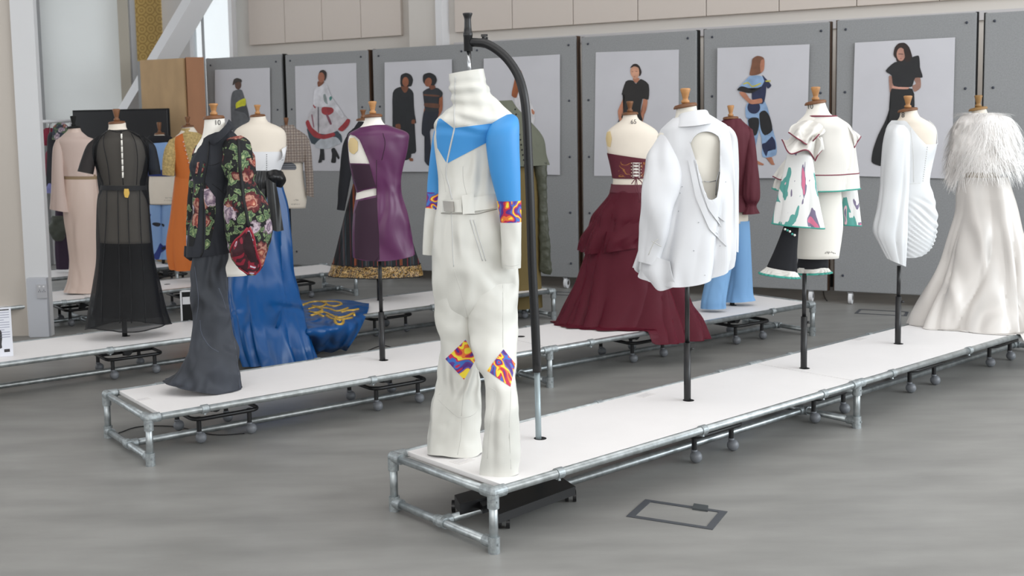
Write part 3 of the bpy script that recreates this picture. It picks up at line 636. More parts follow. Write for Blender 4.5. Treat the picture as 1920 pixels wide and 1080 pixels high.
# ------------------------------------------------------------------ dress forms
FORMC = [0]
def caster_base(fr, r, yaw, style=0, sq=.15, zf=.135):
    """rounded rectangular rolling frame with four ball casters; yaw in the form's own frame"""
    c, s = cos(yaw), sin(yaw); T = lambda x, y, z: Vector((x*c-y*s, x*s+y*c, z))
    pts = []; a, b, rr = sq+.03, sq+.045, .055
    for (cx, cy, a0) in ((a-rr, b-rr, 0), (-a+rr, b-rr, 90), (-a+rr, -b+rr, 180), (a-rr, -b+rr, 270)):
        for q in range(6): an = radians(a0+q*18); pts.append(T(cx+rr*cos(an), cy+rr*sin(an), zf))
    V, Fc = [], []; n = len(pts)
    for p in pts:
        for k in range(8): V.append(p+(p-Vector((0, 0, zf))).normalized()*.011*cos(k*pi/4)+Vector((0, 0, .011*sin(k*pi/4))))
    for i in range(n):
        for k in range(8): Fc.append((i*8+k, ((i+1) % n)*8+k, ((i+1) % n)*8+(k+1) % 8, i*8+(k+1) % 8))
    f = mk('base_frame', V, Fc, M_black, r)
    bm = bmesh.new(); p, q = T(-a, 0, zf), T(a, 0, zf); cyl(bm, p, q, .01, seg=8); cyl(bm, T(0, -.05, zf+.012), T(0, .05, zf+.012), .03, seg=12); cyl(bm, T(0, 0, zf-.02), T(0, 0, zf+.05), .022); bmo('base_crossbar', bm, M_black, f)
    for x in (-1, 1):
        for y in (-1, 1):
            bm = bmesh.new(); p = T(x*sq*.92, y*sq, 0); cyl(bm, p+Vector((0, 0, .06)), p+Vector((0, 0, zf)), .0125, seg=10); bmo('caster_stem', bm, M_black, f)
            bm = bmesh.new(); bmesh.ops.create_uvsphere(bm, u_segments=14, v_segments=10, radius=.0285, matrix=Matrix.Translation(p+Vector((.008, 0, .0285)))); cyl(bm, p+Vector((0, 0, .052)), p+Vector((0, 0, .062)), .015, seg=10); cb = bmo('caster', bm, M_ball, f, True)
def form(no, s, t, label, cap, torso, capr=.054, wood=None, linen=None, base=True, zcut=None, knob_h=.068, tk=None, tilt=None, pole_top=None):
    tilt = (.15 if no == 1 else .04) if tilt is None else tilt
    x, y = at(no, s, t); fr = Fr(x, y); r = fr.root('dress_form', label, 'dress form', 'dress forms on the platforms')
    wood = wood or M_wood; u, v = cap; c = fr.L(u, v)
    V, Fc = lathe([(capr*.97, -.012), (capr, -.01), (capr, -.004), (capr*.9, .004), (.02, .008), (.014, .01)], 28, c); V = [(x_, y_, z_+(x_-c.x)*tilt) for x_, y_, z_ in V]; nc = mk('neck_cap', V, Fc, M_woodd if wood is M_wood else wood, r)
    h = knob_h; V, Fc = lathe([(.014, 0), (.019, .003), (.019, .012), (.012, .018), (.013, .024), (.018, .045), (.0235, h-.006), (.0225, h), (.016, h+.002)], 22, c+Vector((0, 0, .008))); mk('knob', V, Fc, wood, r)
    if torso:
        r0 = torso[0]; dv = tilt*(r0[2]-r0[1])/2; torso = [((r0[1]+dv*.6, r0[0]+dv), (r0[2]-dv*.2, r0[0]-dv), *r0[3:])]+list(torso[1:])
        T_ = loft(fr, torso, 40, 48, cap='b', **(tk or {})); put(T_, 'torso', linen or M_linen, r); r_t = T_
        zb = min(p.z for p in T_.V)
    else: zb = c.z-.6; r_t = None
    bm = bmesh.new(); cyl(bm, (0, 0, .12), (0, 0, .52), .0165); cyl(bm, (0, 0, .51), (0, 0, pole_top or zb+.03), .011); cyl(bm, (.012, 0, .49), (.03, 0, .49), .007, seg=8); mk_ = bmo('pole', bm, M_black, r, True)
    if base: caster_base(fr, r, RW[no].yaw-fr.yaw)
    fr.root_form = r; fr.T = r_t; fr.cap = c
    return fr
def tmpl(fr_at, cu, cv, hw=1.0, b=0):
    """standard torso in pixels under a neck cap at (cu,cv); fr_at = px per metre; hw width factor"""
    k = fr_at; prof = [(.008, .052), (.07, .054), (.095, .075), (.115, .12), (.14, .165), (.19, .18), (.27, .172), (.34, .162), (.43, .125), (.5, .13), (.6, .168), (.68, .175), (.78, .168), (.84, .165)]
    return [(cv+dz*k, cu-w_*k*hw, cu+w_*k*hw, b, .58 if w_ > .08 else .95) for dz, w_ in prof]
# ================================================================== garments, front row
def seams(fr, bvh, lines, m, par, w_=.0012, name='seam'):
    for l in lines: stroke(fr, l, w_, name, m, par, bvh, .0012, 5, seg=5)
# ---- white jumpsuit on hanging stand
Fj = Fr(*at(1, .20, .31)); J = Fj.root('jumpsuit', 'white high-collared jumpsuit with blue chest chevron, blue sleeves and marbled patches', 'jumpsuit')
M_js = mat('jumpsuit_white_leather', (214, 213, 206), .48, drape=(5.5, 1.0, .03, .45), bump=(14, .2, .004), spec=.4, vary=(4, .02))
M_jsb = mat('jumpsuit_blue', (58, 142, 208), .5, bump=(300, .15, .001)); M_jsn = mat('jumpsuit_nylon', (232, 233, 236), .4, bump=(16, .5, .01))
M_zip = mat('zip_tape', (196, 196, 194), .5); M_seam = mat('white_seam', (196, 195, 190), .8); M_mar = marble_mat('marbled_print', 9.5, 5.0)
col = loft(Fj, [((842, 139), (906, 129), 0, .8), ((843, 147), (908, 140), 0, .85), ((844, 168), (914, 164), 0, .85), ((847, 185), (926, 183), 0, .8), ((846, 199), (938, 196), 0, .75), ((834, 210), (952, 207), 0, .7), ((822, 219), (962, 217), 0, .66),
    (232, 817, 966, 0, .62), (252, 814, 960, 0, .6), (275, 815, 950, 0, .6), (305, 819, 945, 0, .6), (350, 823, 944, 0, .6), (385, 821, 950, 0, .6), (415, 815, 962, 0, .6), (450, 812, 968, 0, .6), (490, 811, 971, 0, .56), (520, 812, 971, 0, .54), (548, 814, 970, 0, .5), (572, 817, 969, 0, .42), (592, 822, 966, 0, .25)],
    110, 80, folds=[(.02, 5, 1.2, .5, 1, 1)], wr=(.0045, 7, 9))
for i, v in enumerate(col.V):
    a = smooth((v.z-1.52)/.05)*(1-smooth((v.z-1.72)/.04)); d = Vector((v.x+.02, v.y, 0)).normalized()
    col.V[i] = v+d*a*.0045*sin(v.z*115+v.x*25+5*noise.noise(v*7))
put(col, 'bodice', M_js, J, .003); B = col.bvh
bj = lambda u, v: Fj.Z(u, v, ZD+.008).y
bL, bR = bj(851, 847), bj(937, 884)
lgL = loft(Fj, [(470, 818, 905, 0, .5), (510, 812, 902, 0, .6), (545, 814, 896, 0, .72), (575, 816, 890, .01, .8), (610, 820, 890, .02, .78), (645, 826, 892, bL*.35, .75), (675, 823, 895, bL*.5, .75), (705, 819, 899, bL*.65, .72), (738, 812, 901, bL*.8, .68), (765, 807, 901, bL*.9, .66), (800, 803, 902, bL, .62), (832, 801, 903, bL, .6), (848, 800, 904, bL, .6)],
    90, 56, folds=[(.05, 4, 2, .55, 1, 2)], wr=(.007, 9, 11), hemwave=(.004, 3, 0))
put(lgL, 'trouser_leg', M_js, J, .003)
lgR = loft(Fj, [(470, 858, 964, 0, .5), (510, 862, 971, 0, .6), (545, 868, 971, -.01, .7), (575, 874, 971, -.01, .78), (620, 879, 970, -.02, .78), (655, 885, 969, bR*.4, .75), (685, 893, 967, bR*.55, .75), (710, 907, 965, bR*.7, .72), (742, 912, 970, bR*.85, .7), (778, 910, 972, bR, .66), (820, 907, 974, bR, .64), (860, 904, 975, bR, .64), (888, 903, 974, bR, .62)],
    90, 56, folds=[(.06, 3, .4, .5, 1, 2)], wr=(.007, 9, 11), hemwave=(.004, 2, 1))
put(lgR, 'trouser_leg', M_js, J, .003)
# right (near) sleeve
sr = loft(Fj, [((938, 217), (960, 214), -.03, .7), ((924, 227), (969, 220), -.06, .8), ((914, 245), (973, 233), -.09, .8), ((911, 270), (974, 262), -.1, .8), ((916, 310), (975, 305), -.1, .8), ((925, 350), (976, 346), -.1, .8), ((933, 379), (976, 378), -.1, .8)], 50, 48, wr=(.003, 6, 5))
put(sr, 'blue_sleeve', M_jsb, J, .002); 
sr2 = loft(Fj, [((932, 377), (977, 376), -.1, .8), ((936, 398), (977, 397), -.1, .8), ((939, 419), (977, 418), -.1, .8)], 14, 48); put(sr2, 'marbled_cuff_band', M_mar, J, .002)
sr3 = loft(Fj, [((938, 417), (977, 416), -.1, .8), ((940, 450), (976, 449), -.1, .8), ((941, 480), (976, 479), -.1, .8), ((942, 503), (976, 502), -.1, .8)], 24, 48, wr=(.002, 8, 8)); put(sr3, 'lower_sleeve', M_js, J, .003)
sl = loft(Fj, [((822, 222), (842, 222), .07, .7), ((816, 240), (844, 240), .09, .8), ((811, 262), (842, 262), .1, .8), ((806, 300), (838, 300), .11, .8), ((802, 340), (832, 340), .12, .8), ((801, 362), (830, 362), .12, .8)], 40, 40)
put(sl, 'blue_sleeve', M_jsb, J, .002)
put(loft(Fj, [((801, 360), (830, 360), .12, .8), ((800, 378), (829, 378), .12, .8), ((799, 392), (828, 392), .12, .8)], 12, 40), 'marbled_cuff_band', M_mar, J, .002)
put(loft(Fj, [((798, 390), (827, 390), .12, .8), ((795, 430), (822, 430), .12, .8), ((793, 477), (816, 478), .12, .8)], 20, 40, wr=(.002, 8, 8)), 'lower_sleeve', M_js, J, .003)
# chevron and trims on the surface
put(decal(Fj, B, [(822, 219), (818, 240), (818, 258), (820, 277)], [(851, 241), (848, 262), (843, 285), (838, 307)], .003, 30, 24), 'chest_chevron', M_jsb, J, .001)
put(decal(Fj, B, [(852, 240), (849, 262), (844, 285), (839, 306)], [(926, 231), (918, 244), (914, 256), (913, 267)], .003, 30, 40), 'chest_chevron', M_jsb, J, .001)
zp = [(854, 143), (853, 165), (853, 190), (852, 215), (852, 240), (845, 272), (838, 307), (837, 330), (843, 352), (848, 376)]
stroke(Fj, zp, .0035, 'front_zip', M_zip, J, B, .002, 6, seg=8)
stroke(Fj, [(846, 398), (848, 430), (849, 470), (851, 500)], .0022, 'front_zip', M_zip, J, B, .001, 6)
seams(Fj, B, [[(852, 238), (875, 234), (900, 232), (925, 229)], [(868, 312), (869, 340), (876, 368)], [(913, 268), (918, 300), (928, 350), (935, 380), (942, 420)], [(820, 300), (832, 335), (836, 360)], [(851, 505), (862, 540), (872, 575), (878, 600)]], M_seam, J)
for dx in (0, 6): stroke(Fj, [(882+dx, 412), (890+dx, 440), (898+dx, 465), (905+dx, 489)], .0022, 'pocket_zip', M_zip, J, B, .002, 6)
put(decal(Fj, B, [(826, 375), (826, 386), (827, 398)], [(866, 374), (866, 386), (867, 398)], .010, 8, 16), 'belt', M_js, J, .005)
put(decal(Fj, B, [(866, 373), (867, 385), (868, 399)], [(932, 363), (932, 377), (932, 390)], .010, 8, 22), 'belt', M_js, J, .005)
put(decal(Fj, B, [(866, 366), (867, 384), (868, 402)], [(888, 363), (889, 382), (890, 400)], .016, 8, 8), 'belt_loop', M_js, J, .004)
seams(Fj, B, [[(827, 400), (845, 401), (866, 401), (890, 402), (912, 397), (932, 392)]], mat('belt_shadow_line', (150, 148, 142), .8), J, .0018)  # dark line painted in as the belt's shadow
bk = put(decal(Fj, B, [(831, 377), (832, 387), (833, 396)], [(850, 378), (851, 388), (851, 397)], .019, 6, 6), 'buckle', mat('satin_buckle', (150, 146, 140), .3, .8), J, .005)
M_knee = M_mar
def diamond(bvh, A_, B_, C_, D_, nm='knee_patch'):
    L_ = [tuple(Vector((*A_, 0)).lerp(Vector((*D_, 0)), i/8)[:2]) for i in range(9)]; R_ = [tuple(Vector((*B_, 0)).lerp(Vector((*C_, 0)), i/8)[:2]) for i in range(9)]
    put(decal(Fj, bvh, L_, R_, .0025, 20, 20), nm, M_knee, J, .001)
diamond(lgL.bvh, (873, 637), (892, 674), (870, 712), (835, 673)); diamond(lgR.bvh, (944, 655), (966, 682), (957, 725), (913, 695))
seams(Fj, lgL.bvh, [[(870, 714), (869, 740), (865, 780)], [(813, 740), (835, 762), (862, 783), (890, 776), (900, 755)], [(866, 785), (864, 820), (858, 853)]], M_seam, J)
seams(Fj, lgR.bvh, [[(942, 500), (943, 560), (943, 600), (943, 652)], [(958, 728), (957, 760), (955, 800), (958, 880)], [(912, 725), (930, 735), (925, 760), (918, 800), (914, 860)]], M_seam, J)
seams(Fj, sr3.bvh, [[(943, 496), (958, 499), (974, 496)]], M_seam, J)
# stand with rounded top arm
St = RW[1]; sx, sy = at(1, .58, .36); Fs = Fr(sx, sy); S_ = Fs.root('hanging_stand', 'tall black hanging stand with curved arm holding the white jumpsuit', 'stand')
bm = bmesh.new(); cyl(bm, (0, 0, .11), Fs.L(1007, 697), .0125); o = bmo('lower_pole', bm, mat('grey_pole', (150, 162, 166), .4, .5), S_, True)
arm = [Fs.L(*p) for p in ((1007, 697), (1003, 600), (998, 500), (995, 400), (991, 300), (987, 220), (982, 178), (972, 143), (955, 115), (935, 95), (912, 81), (895, 78), (882, 77))]
for i in range(7, 13): arm[i] = arm[i]+Vector((0, (i-6)*.012, 0))
pp = []
for i in range(len(arm)*5-4): pp.append(cr(arm, min(i/5, len(arm)-1)))
V, Fc = tube(pp, .0185, 16); mk('curved_arm', V, Fc, M_black, S_)
e = pp[-1]; c = Fs.L(878, 100, e.y); hd = Fs.L(877, 40, e.y)
V, Fc = lathe([(.017, 0), (.0185, .002), (.0185, .06), (.020, .062), (.020, .075), (.0175, .078), (.015, .10), (.014, .13), (.016, .142), (.0205, .152), (.0205, .157), (.014, .158)], 20, Fs.L(878, 96, e.y)); mk('handle', V, Fc, M_black, S_)
bm = bmesh.new(); cyl(bm, Fs.L(878, 96, e.y), Fs.L(882, 150, e.y), .0075); bmo('steel_rod', bm, M_steel, S_, True)
bm = bmesh.new(); a = Fs.L(909, 66, e.y-.01); b_ = Fs.L(908, 90, e.y-.01); cyl(bm, a, b_, .006, seg=10); cyl(bm, Fs.L(903, 79, e.y), Fs.L(914, 80, e.y), .0225, seg=16); box(bm, a.x-.016, a.x+.012, a.y-.005, a.y+.005, a.z-.006, a.z+.004); bmo('clamp_knob', bm, M_black, S_)
# H-shaped rolling base in black sheet steel
hb = []
for u, v in ((850, 955), (985, 905), (1075, 930), (960, 985)): hb.append(Fs.Z(u, v, .06))
bm = bmesh.new()
def prism(bm, P4, z0, z1):
    vs = [bm.verts.new((p.x, p.y, z)) for z in (z0, z1) for p in P4]
    for f in [(0, 1, 2, 3), (7, 6, 5, 4), (0, 4, 5, 1), (1, 5, 6, 2), (2, 6, 7, 3), (3, 7, 4, 0)]: bm.faces.new([vs[i] for i in f])
    bmesh.ops.recalc_face_normals(bm, faces=bm.faces)
Q = lambda *a: [Fs.Z(u, v, .09) for u, v in a]
prism(bm, Q((852, 928), (862, 945), (935, 926), (918, 909)), .045, .09); prism(bm, Q((918, 920), (935, 965), (1079, 912), (1030, 880)), .055, .09); prism(bm, Q((890, 920), (905, 945), (990, 915), (960, 895)), .05, .08)
hbse = bmo('rolling_base', bm, M_black, S_)
for u, v in ((858, 960), (945, 990), (1070, 940), (985, 905)):
    p = Fs.Z(u, v, 0)
    for dx in (-.016, .016):
        bm = bmesh.new(); cyl(bm, p+Vector((dx-.007, 0, .025)), p+Vector((dx+.007, 0, .025)), .025, seg=18); bmo('caster_wheel', bm, M_black, hbse)
# ---- white open-backed shirt blazer
M_blz = mat('white_crepe', (216, 217, 220), .7, drape=(4.2, 1.0, .045, .28), sheen=.1)
Fb = form(1, 1.54, .34, 'dress form inside the white open-backed blazer, wooden knob on top', (1285, 197),
    [(199, 1266, 1306, 0, .95), (215, 1267, 1309, 0, .9), (228, 1262, 1316, 0, .8), (240, 1245, 1340, 0, .6), (258, 1232, 1364, 0, .5), (290, 1238, 1360, .01, .55), (330, 1246, 1354, .01, .55), (370, 1256, 1350, .01, .55), (410, 1250, 1356, 0, .55), (450, 1242, 1362, 0, .55), (490, 1244, 1360, 0, .55), (515, 1246, 1358, 0, .5)], linen=mat('form_linen_pale', (228, 223, 212), .85, bump=(300, .25, .001)), pole_top=.95)
G = Fb.root('blazer', 'oversized white blazer shirt with a draped open back', 'blazer')
bl = loft(Fb, [((1262, 222), (1325, 212), 0, .75), ((1246, 236), (1348, 226), 0, .62), ((1236, 248), (1366, 240), 0, .55), (275, 1233, 1372, -.01, .55), (310, 1232, 1376, -.01, .56), (350, 1228, 1377, -.02, .57), (400, 1222, 1377, -.02, .58), (440, 1212, 1377, -.02, .58), (470, 1202, 1378, -.02, .58), ((1190, 503), (1376, 490), -.02, .58)],
    130, 130, folds=[(.09, 6, .9, .3, 1, 1.5), (.03, 13, 2, .5, 1, 0)], wr=(.008, 5, 3), sag=.085, skew=.6)
hole = [(1294, 268), (1300, 257), (1310, 249), (1324, 246), (1337, 249), (1347, 256), (1350, 264), (1350, 290), (1350, 325), (1347, 355), (1344, 370), (1336, 375), (1328, 374), (1321, 358), (1312, 326), (1303, 296)]
cut(bl, hole); put(bl, 'body', M_blz, G, .003)
for a in ([hole[0], *hole[1:7]],): stroke(Fb, a, .0025, 'neck_binding', M_blz, G, bl.bvh, .001)
B_sl = put(loft(Fb, [((1240, 250), (1264, 243), -.02, .5), ((1229, 265), (1272, 258), -.03, .62), ((1214, 292), (1277, 300), -.06, .66), ((1207, 338), (1278, 345), -.09, .68), ((1203, 384), (1264, 392), -.12, .72), ((1199, 430), (1252, 436), -.12, .72), ((1197, 465), (1243, 470), -.12, .7), ((1197, 490), (1237, 498), -.12, .68)], 70, 56, folds=[(.08, 3, 1, .15, 1, 2)], wr=(.012, 6, 5)), 'sleeve', M_blz, G, .003).bvh
put(loft(Fb, [((1352, 232), (1368, 238), .0, .7), ((1355, 245), (1378, 250), 0, .8), ((1360, 275), (1383, 275), .01, .8), ((1362, 345), (1384, 345), .01, .8), ((1366, 420), (1384, 420), .01, .8), ((1372, 468), (1384, 473), .01, .8)], 50, 40, wr=(.003, 6, 4)), 'sleeve', M_blz, G, .003)
put(patch(Fb, [[(1270, 222, .0), (1278, 213, -.045), (1300, 208, -.06), (1320, 206, -.04), (1326, 208, .02)], [(1262, 230, .02), (1275, 227, -.065), (1302, 224, -.085), (1326, 222, -.06), (1334, 223, .02)], [(1258, 236, .04), (1272, 238, -.075), (1304, 236, -.1), (1330, 232, -.075), (1345, 232, .02)]], 12, 30), 'collar', M_blz, G, .004)
seams(Fb, B_sl, [[(1222, 452), (1236, 460), (1240, 462)], [(1216, 478), (1226, 455), (1234, 448)]], M_seam, G, .002)
put(patch(Fb, [[(1200, 470, -.05), (1225, 480, -.14), (1255, 490, -.16)], [(1189, 504, -.05), (1222, 512, -.15), (1262, 520, -.16)], [(1215, 520, -.05), (1236, 545, -.14), (1270, 536, -.15)]], 14, 14, ripple=(.006, 1.5, 1)), 'front_flap', M_blz, G, .002)
for l in ([(1304, 300), (1312, 345), (1328, 392), (1352, 425)], [(1290, 300), (1304, 370), (1330, 430), (1362, 462)], [(1310, 330), (1322, 372), (1340, 402), (1358, 415)]): 
    put(decal(Fb, bl.bvh, l, [(p[0]+(9, 11, 9, 2)[q] if len(l) == 4 else p[0]+(7, 8, 2)[q], p[1]-(3, 5, 4, 1)[min(q, 3)]) for q, p in enumerate(l)], .006, 24, 8), 'cowl_fold', M_blz, G, .004)
# rhinestones scattered
for (u, v) in [(1302, 313), (1361, 341), (1279, 350), (1272, 396), (1310, 417), (1350, 461), (1301, 470), (1322, 516), (1333, 337), (1275, 362), (1262, 300)]:
    p = Fb.hit(bl.bvh, u, v, .003); bm = bmesh.new(); bmesh.ops.create_icosphere(bm, subdivisions=1, radius=.0028, matrix=Matrix.Translation(p)); bmo('rhinestone', bm, M_steel, G)
bm = bmesh.new(); 
V, Fc = tube([Fb.hit(Fb.T.bvh, u, v, .004) for u, v in ((1320, 340), (1332, 341), (1345, 338))], .0018, 6); mk('chain_strap', V, Fc, M_steel, G)
V, Fc = tube([Fb.hit(Fb.T.bvh, u, v, .004) for u, v in ((1350, 300), (1349, 320), (1343, 341), (1342, 366))], .0022, 6); mk('chain_strap', V, Fc, M_steel, G)
# ---- ruffled cape top on a form
CR = mat('cream_satin', (216, 213, 207), .6, drape=(4.5, .9, .035, .25)); M_bur = mat('burgundy_binding', (122, 48, 66), .6); M_teal = mat('teal_binding', (62, 152, 138), .6)
Ff = form(1, 2.52, .35, 'dress form wearing the ruffled cream cape top, bare lower body with hand lettering', (1529, 191),
    [(193, 1511, 1547, 0, .95), (205, 1513, 1552, 0, .9), (216, 1508, 1560, 0, .8), (235, 1490, 1590, 0, .55), (260, 1486, 1594, 0, .55), (310, 1492, 1588, 0, .6), (350, 1496, 1578, 0, .65), (380, 1492, 1579, 0, .62), (420, 1490, 1581, 0, .6), (450, 1491, 1578, 0, .6), (470, 1493, 1575, 0, .6), (484, 1494, 1573, 0, .58)], linen=M_linenw, pole_top=.75)
for s_, uu, vv, sz in (('10', 1519, 204, .035),):
    p = Ff.hit(Ff.T.bvh, uu, vv, .002); text(Ff, s_, p, sz, M_ink, Ff.root_form, rz=-.5)
scribble(Ff, Ff.T.bvh, 1557, 474, 18, 5, mat('pencil', (150, 148, 146), .8), Ff.root_form)
G = Ff.root('ruffled_cape', 'cream ruffled cape top with burgundy and teal piping and flared printed sleeves', 'top')
cape = loft(Ff, [(218, 1512, 1568, 0, .85), (224, 1506, 1578, 0, .72), (236, 1493, 1594, -.01, .6), (255, 1487, 1601, -.01, .58), (285, 1480, 1604, -.02, .58), (315, 1468, 1606, -.02, .58), (338, 1456, 1607, -.02, .58), (353, 1452, 1608, -.02, .58)], 60, 120, folds=[(.07, 6, .2, .25, 1, .5), (.02, 11, 1, .5, 1, 0)], sag=.01)
put(cape, 'cape', CR, G, .003)
m_ = cape.m; ring = lambda M_, i: [M_.V[i*M_.m+j]+Vector((0, 0, 0)) for j in range(M_.m)]+[M_.V[i*M_.m]]
def hem(M_, i, r_, mm, G, name='piping', push=1.012):
    R_ = ring(M_, i); c = sum(R_, Vector())/len(R_); V, Fc = tube([c+(p-c)*push for p in R_], r_, 6); mk(name, V, Fc, mm, G)
hem(cape, 59, .004, M_teal, G); hem(cape, 47, .003, M_bur, G); hem(cape, 0, .005, M_bur, G)
def edged(M_, name, m, G, em, side='last', thick=.002, r_=.0035, label=None):
    put(M_, name, m, G, thick, label)
    if side in ('last', 'both'): V, Fc = tube([M_.V[(M_.n-1)*M_.m+j] for j in range(M_.m)], r_, 6); mk('piping', V, Fc, em, M_.o)
    if side in ('first', 'both'): V, Fc = tube([M_.V[j] for j in range(M_.m)], r_, 6); mk('piping', V, Fc, em, M_.o)
    if side == 'right': V, Fc = tube([M_.V[i*M_.m+M_.m-1] for i in range(M_.n)], r_, 6); mk('piping', V, Fc, em, M_.o)
# shoulder ruffles
edged(patch(Ff, [[(1500, 228, -.05), (1520, 226, -.1), (1540, 234, -.12), (1548, 246, -.12)], [(1484, 236, -.12), (1506, 240, -.2), (1530, 250, -.2), (1542, 252, -.2)], [(1478, 248, -.16), (1499, 262, -.26), (1516, 270, -.22), (1536, 252, -.24)]], 16, 60, ripple=(.02, 3, .5)), 'shoulder_ruffle', CR, G, M_bur)
edged(patch(Ff, [[(1490, 244, -.12), (1506, 250, -.2), (1524, 256, -.2), (1538, 256, -.15)], [(1478, 262, -.12), (1492, 272, -.24), (1516, 276, -.24), (1540, 270, -.14)], [(1466, 262, -.1), (1482, 288, -.27), (1512, 281, -.27), (1528, 300, -.15)]], 16, 60, ripple=(.018, 2.5, .9)), 'shoulder_ruffle', CR, G, M_bur)
edged(patch(Ff, [[(1520, 252, -.12), (1530, 255, -.15), (1542, 258, -.12)], [(1522, 270, -.16), (1540, 266, -.2), (1545, 280, -.14)], [(1528, 302, -.17), (1534, 290, -.18), (1542, 280, -.15)]], 12, 30), 'shoulder_ruffle', CR, G, M_bur)
edged(patch(Ff, [[(1582, 232, -.02), (1590, 236, -.04), (1596, 242, 0)], [(1592, 258, -.03), (1602, 254, -.05), (1608, 250, 0)], [(1598, 285, -.02), (1604, 272, -.04), (1614, 256, 0)]], 12, 20, ripple=(.01, 2, 0)), 'shoulder_flutter', CR, G, M_bur)
edged(patch(Ff, [[(1478, 292, -.08), (1486, 300, -.14), (1494, 304, -.16)], [(1462, 312, -.08), (1474, 322, -.16), (1486, 326, -.18)], [(1449, 331, -.06), (1464, 337, -.16), (1482, 338, -.18)]], 14, 24, ripple=(.012, 2, .5)), 'side_ruffle', CR, G, M_bur)
edged(patch(Ff, [[(1462, 322, -.06), (1480, 332, -.12), (1494, 336, -.14)], [(1456, 340, -.06), (1474, 348, -.14), (1492, 350, -.15)], [(1452, 356, -.06), (1472, 360, -.14), (1490, 362, -.15)]], 14, 24, ripple=(.012, 2, .5)), 'side_ruffle', CR, G, M_teal)
# flared printed sleeves
def brush_mat():
    m = mat('sleeve_print', (226, 226, 224), .7); nt = m.node_tree; b = nt.nodes['Principled BSDF']; tc = nn(nt, 'ShaderNodeTexCoord')
    mp = nn(nt, 'ShaderNodeMapping'); mp.inputs['Rotation'].default_value = (0, .55, 0); mp.inputs['Scale'].default_value = (15, 9, 4.2); nt.links.new(tc.outputs['Object'], mp.inputs[0])
    n = nn(nt, 'ShaderNodeTexNoise'); n.inputs['Scale'].default_value = 1.0; n.inputs['Detail'].default_value = 2.5; n.inputs['Distortion'].default_value = .5; nt.links.new(mp.outputs[0], n.inputs[0])
    W_ = (226, 226, 224); r = ramp(nt, [(0, (205, 110, 140)), (.36, (205, 110, 140)), (.38, (120, 110, 135)), (.41, W_), (.55, W_), (.56, (88, 158, 150)), (.63, (88, 158, 150)), (.65, (228, 190, 200)), (.68, (96, 120, 140)), (.72, W_)], 'CONSTANT')
    nt.links.new(n.outputs['Fac'], r.inputs[0]); nt.links.new(r.outputs[0], b.inputs['Base Color']); return m
M_br = brush_mat()
s1_ = loft(Ff, [((1479, 274), (1518, 278), -.17, .6), ((1474, 300), (1524, 302), -.17, .6), ((1465, 345), (1530, 350), -.17, .55), ((1457, 385), (1536, 392), -.17, .5), ((1451, 419), (1543, 428), -.17, .45)], 60, 90, folds=[(.12, 4, .9, .1, 1, 0)])
put(s1_, 'flared_sleeve', M_br, G, .003); hem(s1_, 59, .0045, M_teal, G, push=1.0)
stroke(Ff, [(1478, 272), (1490, 277), (1505, 281), (1518, 279)], .004, 'cuff_binding', M_bur, G, s1_.bvh, .004)
s2_ = loft(Ff, [((1568, 330), (1602, 330), .1, .6), ((1570, 358), (1607, 355), .1, .6), ((1574, 390), (1611, 390), .1, .6), ((1579, 421), (1615, 423), .1, .6)], 40, 70, folds=[(.1, 4, 2, .1, 1, 0)])
put(s2_, 'flared_sleeve', M_br, G, .003); hem(s2_, 39, .004, M_teal, G, push=1.0)
G = Ff.root('trousers', 'black flared cropped trousers with frilled white and teal hems', 'trousers')
M_blk = mat('black_crepe', (17, 18, 24), .85)
def fleg(rows, fr_rows):
    A_ = loft(Ff, rows, 30, 60, folds=[(.04, 4, 0, .3, 1, 0)]); put(A_, 'trouser_leg', M_blk, G, .002)
    B_ = loft(Ff, fr_rows, 14, 160, folds=[(.07, 17, 0, .05, 1, 0)]); put(B_, 'hem_frill', CR, G, .002); hem(B_, 13, .006, M_teal, G, push=1.0)
fleg([((1472, 418), (1498, 418), -.14, .8), ((1462, 445), (1496, 447), -.14, .7), ((1450, 475), (1494, 478), -.14, .6), ((1438, 502), (1494, 511), -.14, .55)], [((1438, 500), (1494, 509), -.14, .57), ((1425, 512), (1498, 521), -.14, .57)])
fleg([((1500, 470), (1553, 470), .05, .6), ((1497, 486), (1553, 487), .05, .6), ((1495, 503), (1552, 503), .05, .6)], [((1495, 501), (1552, 501), .05, .6), ((1493, 513), (1558, 511), .05, .6)])
for i in range(5):
    p = Ff.L(1472+i*4.5, 430+i*2+(3 if i > 2 else 0), -.27); bm = bmesh.new(); bmesh.ops.create_icosphere(bm, subdivisions=2, radius=.006, matrix=Matrix.Translation(p)); bmo('bead', bm, M_teal if i % 2 else CR, G, True)
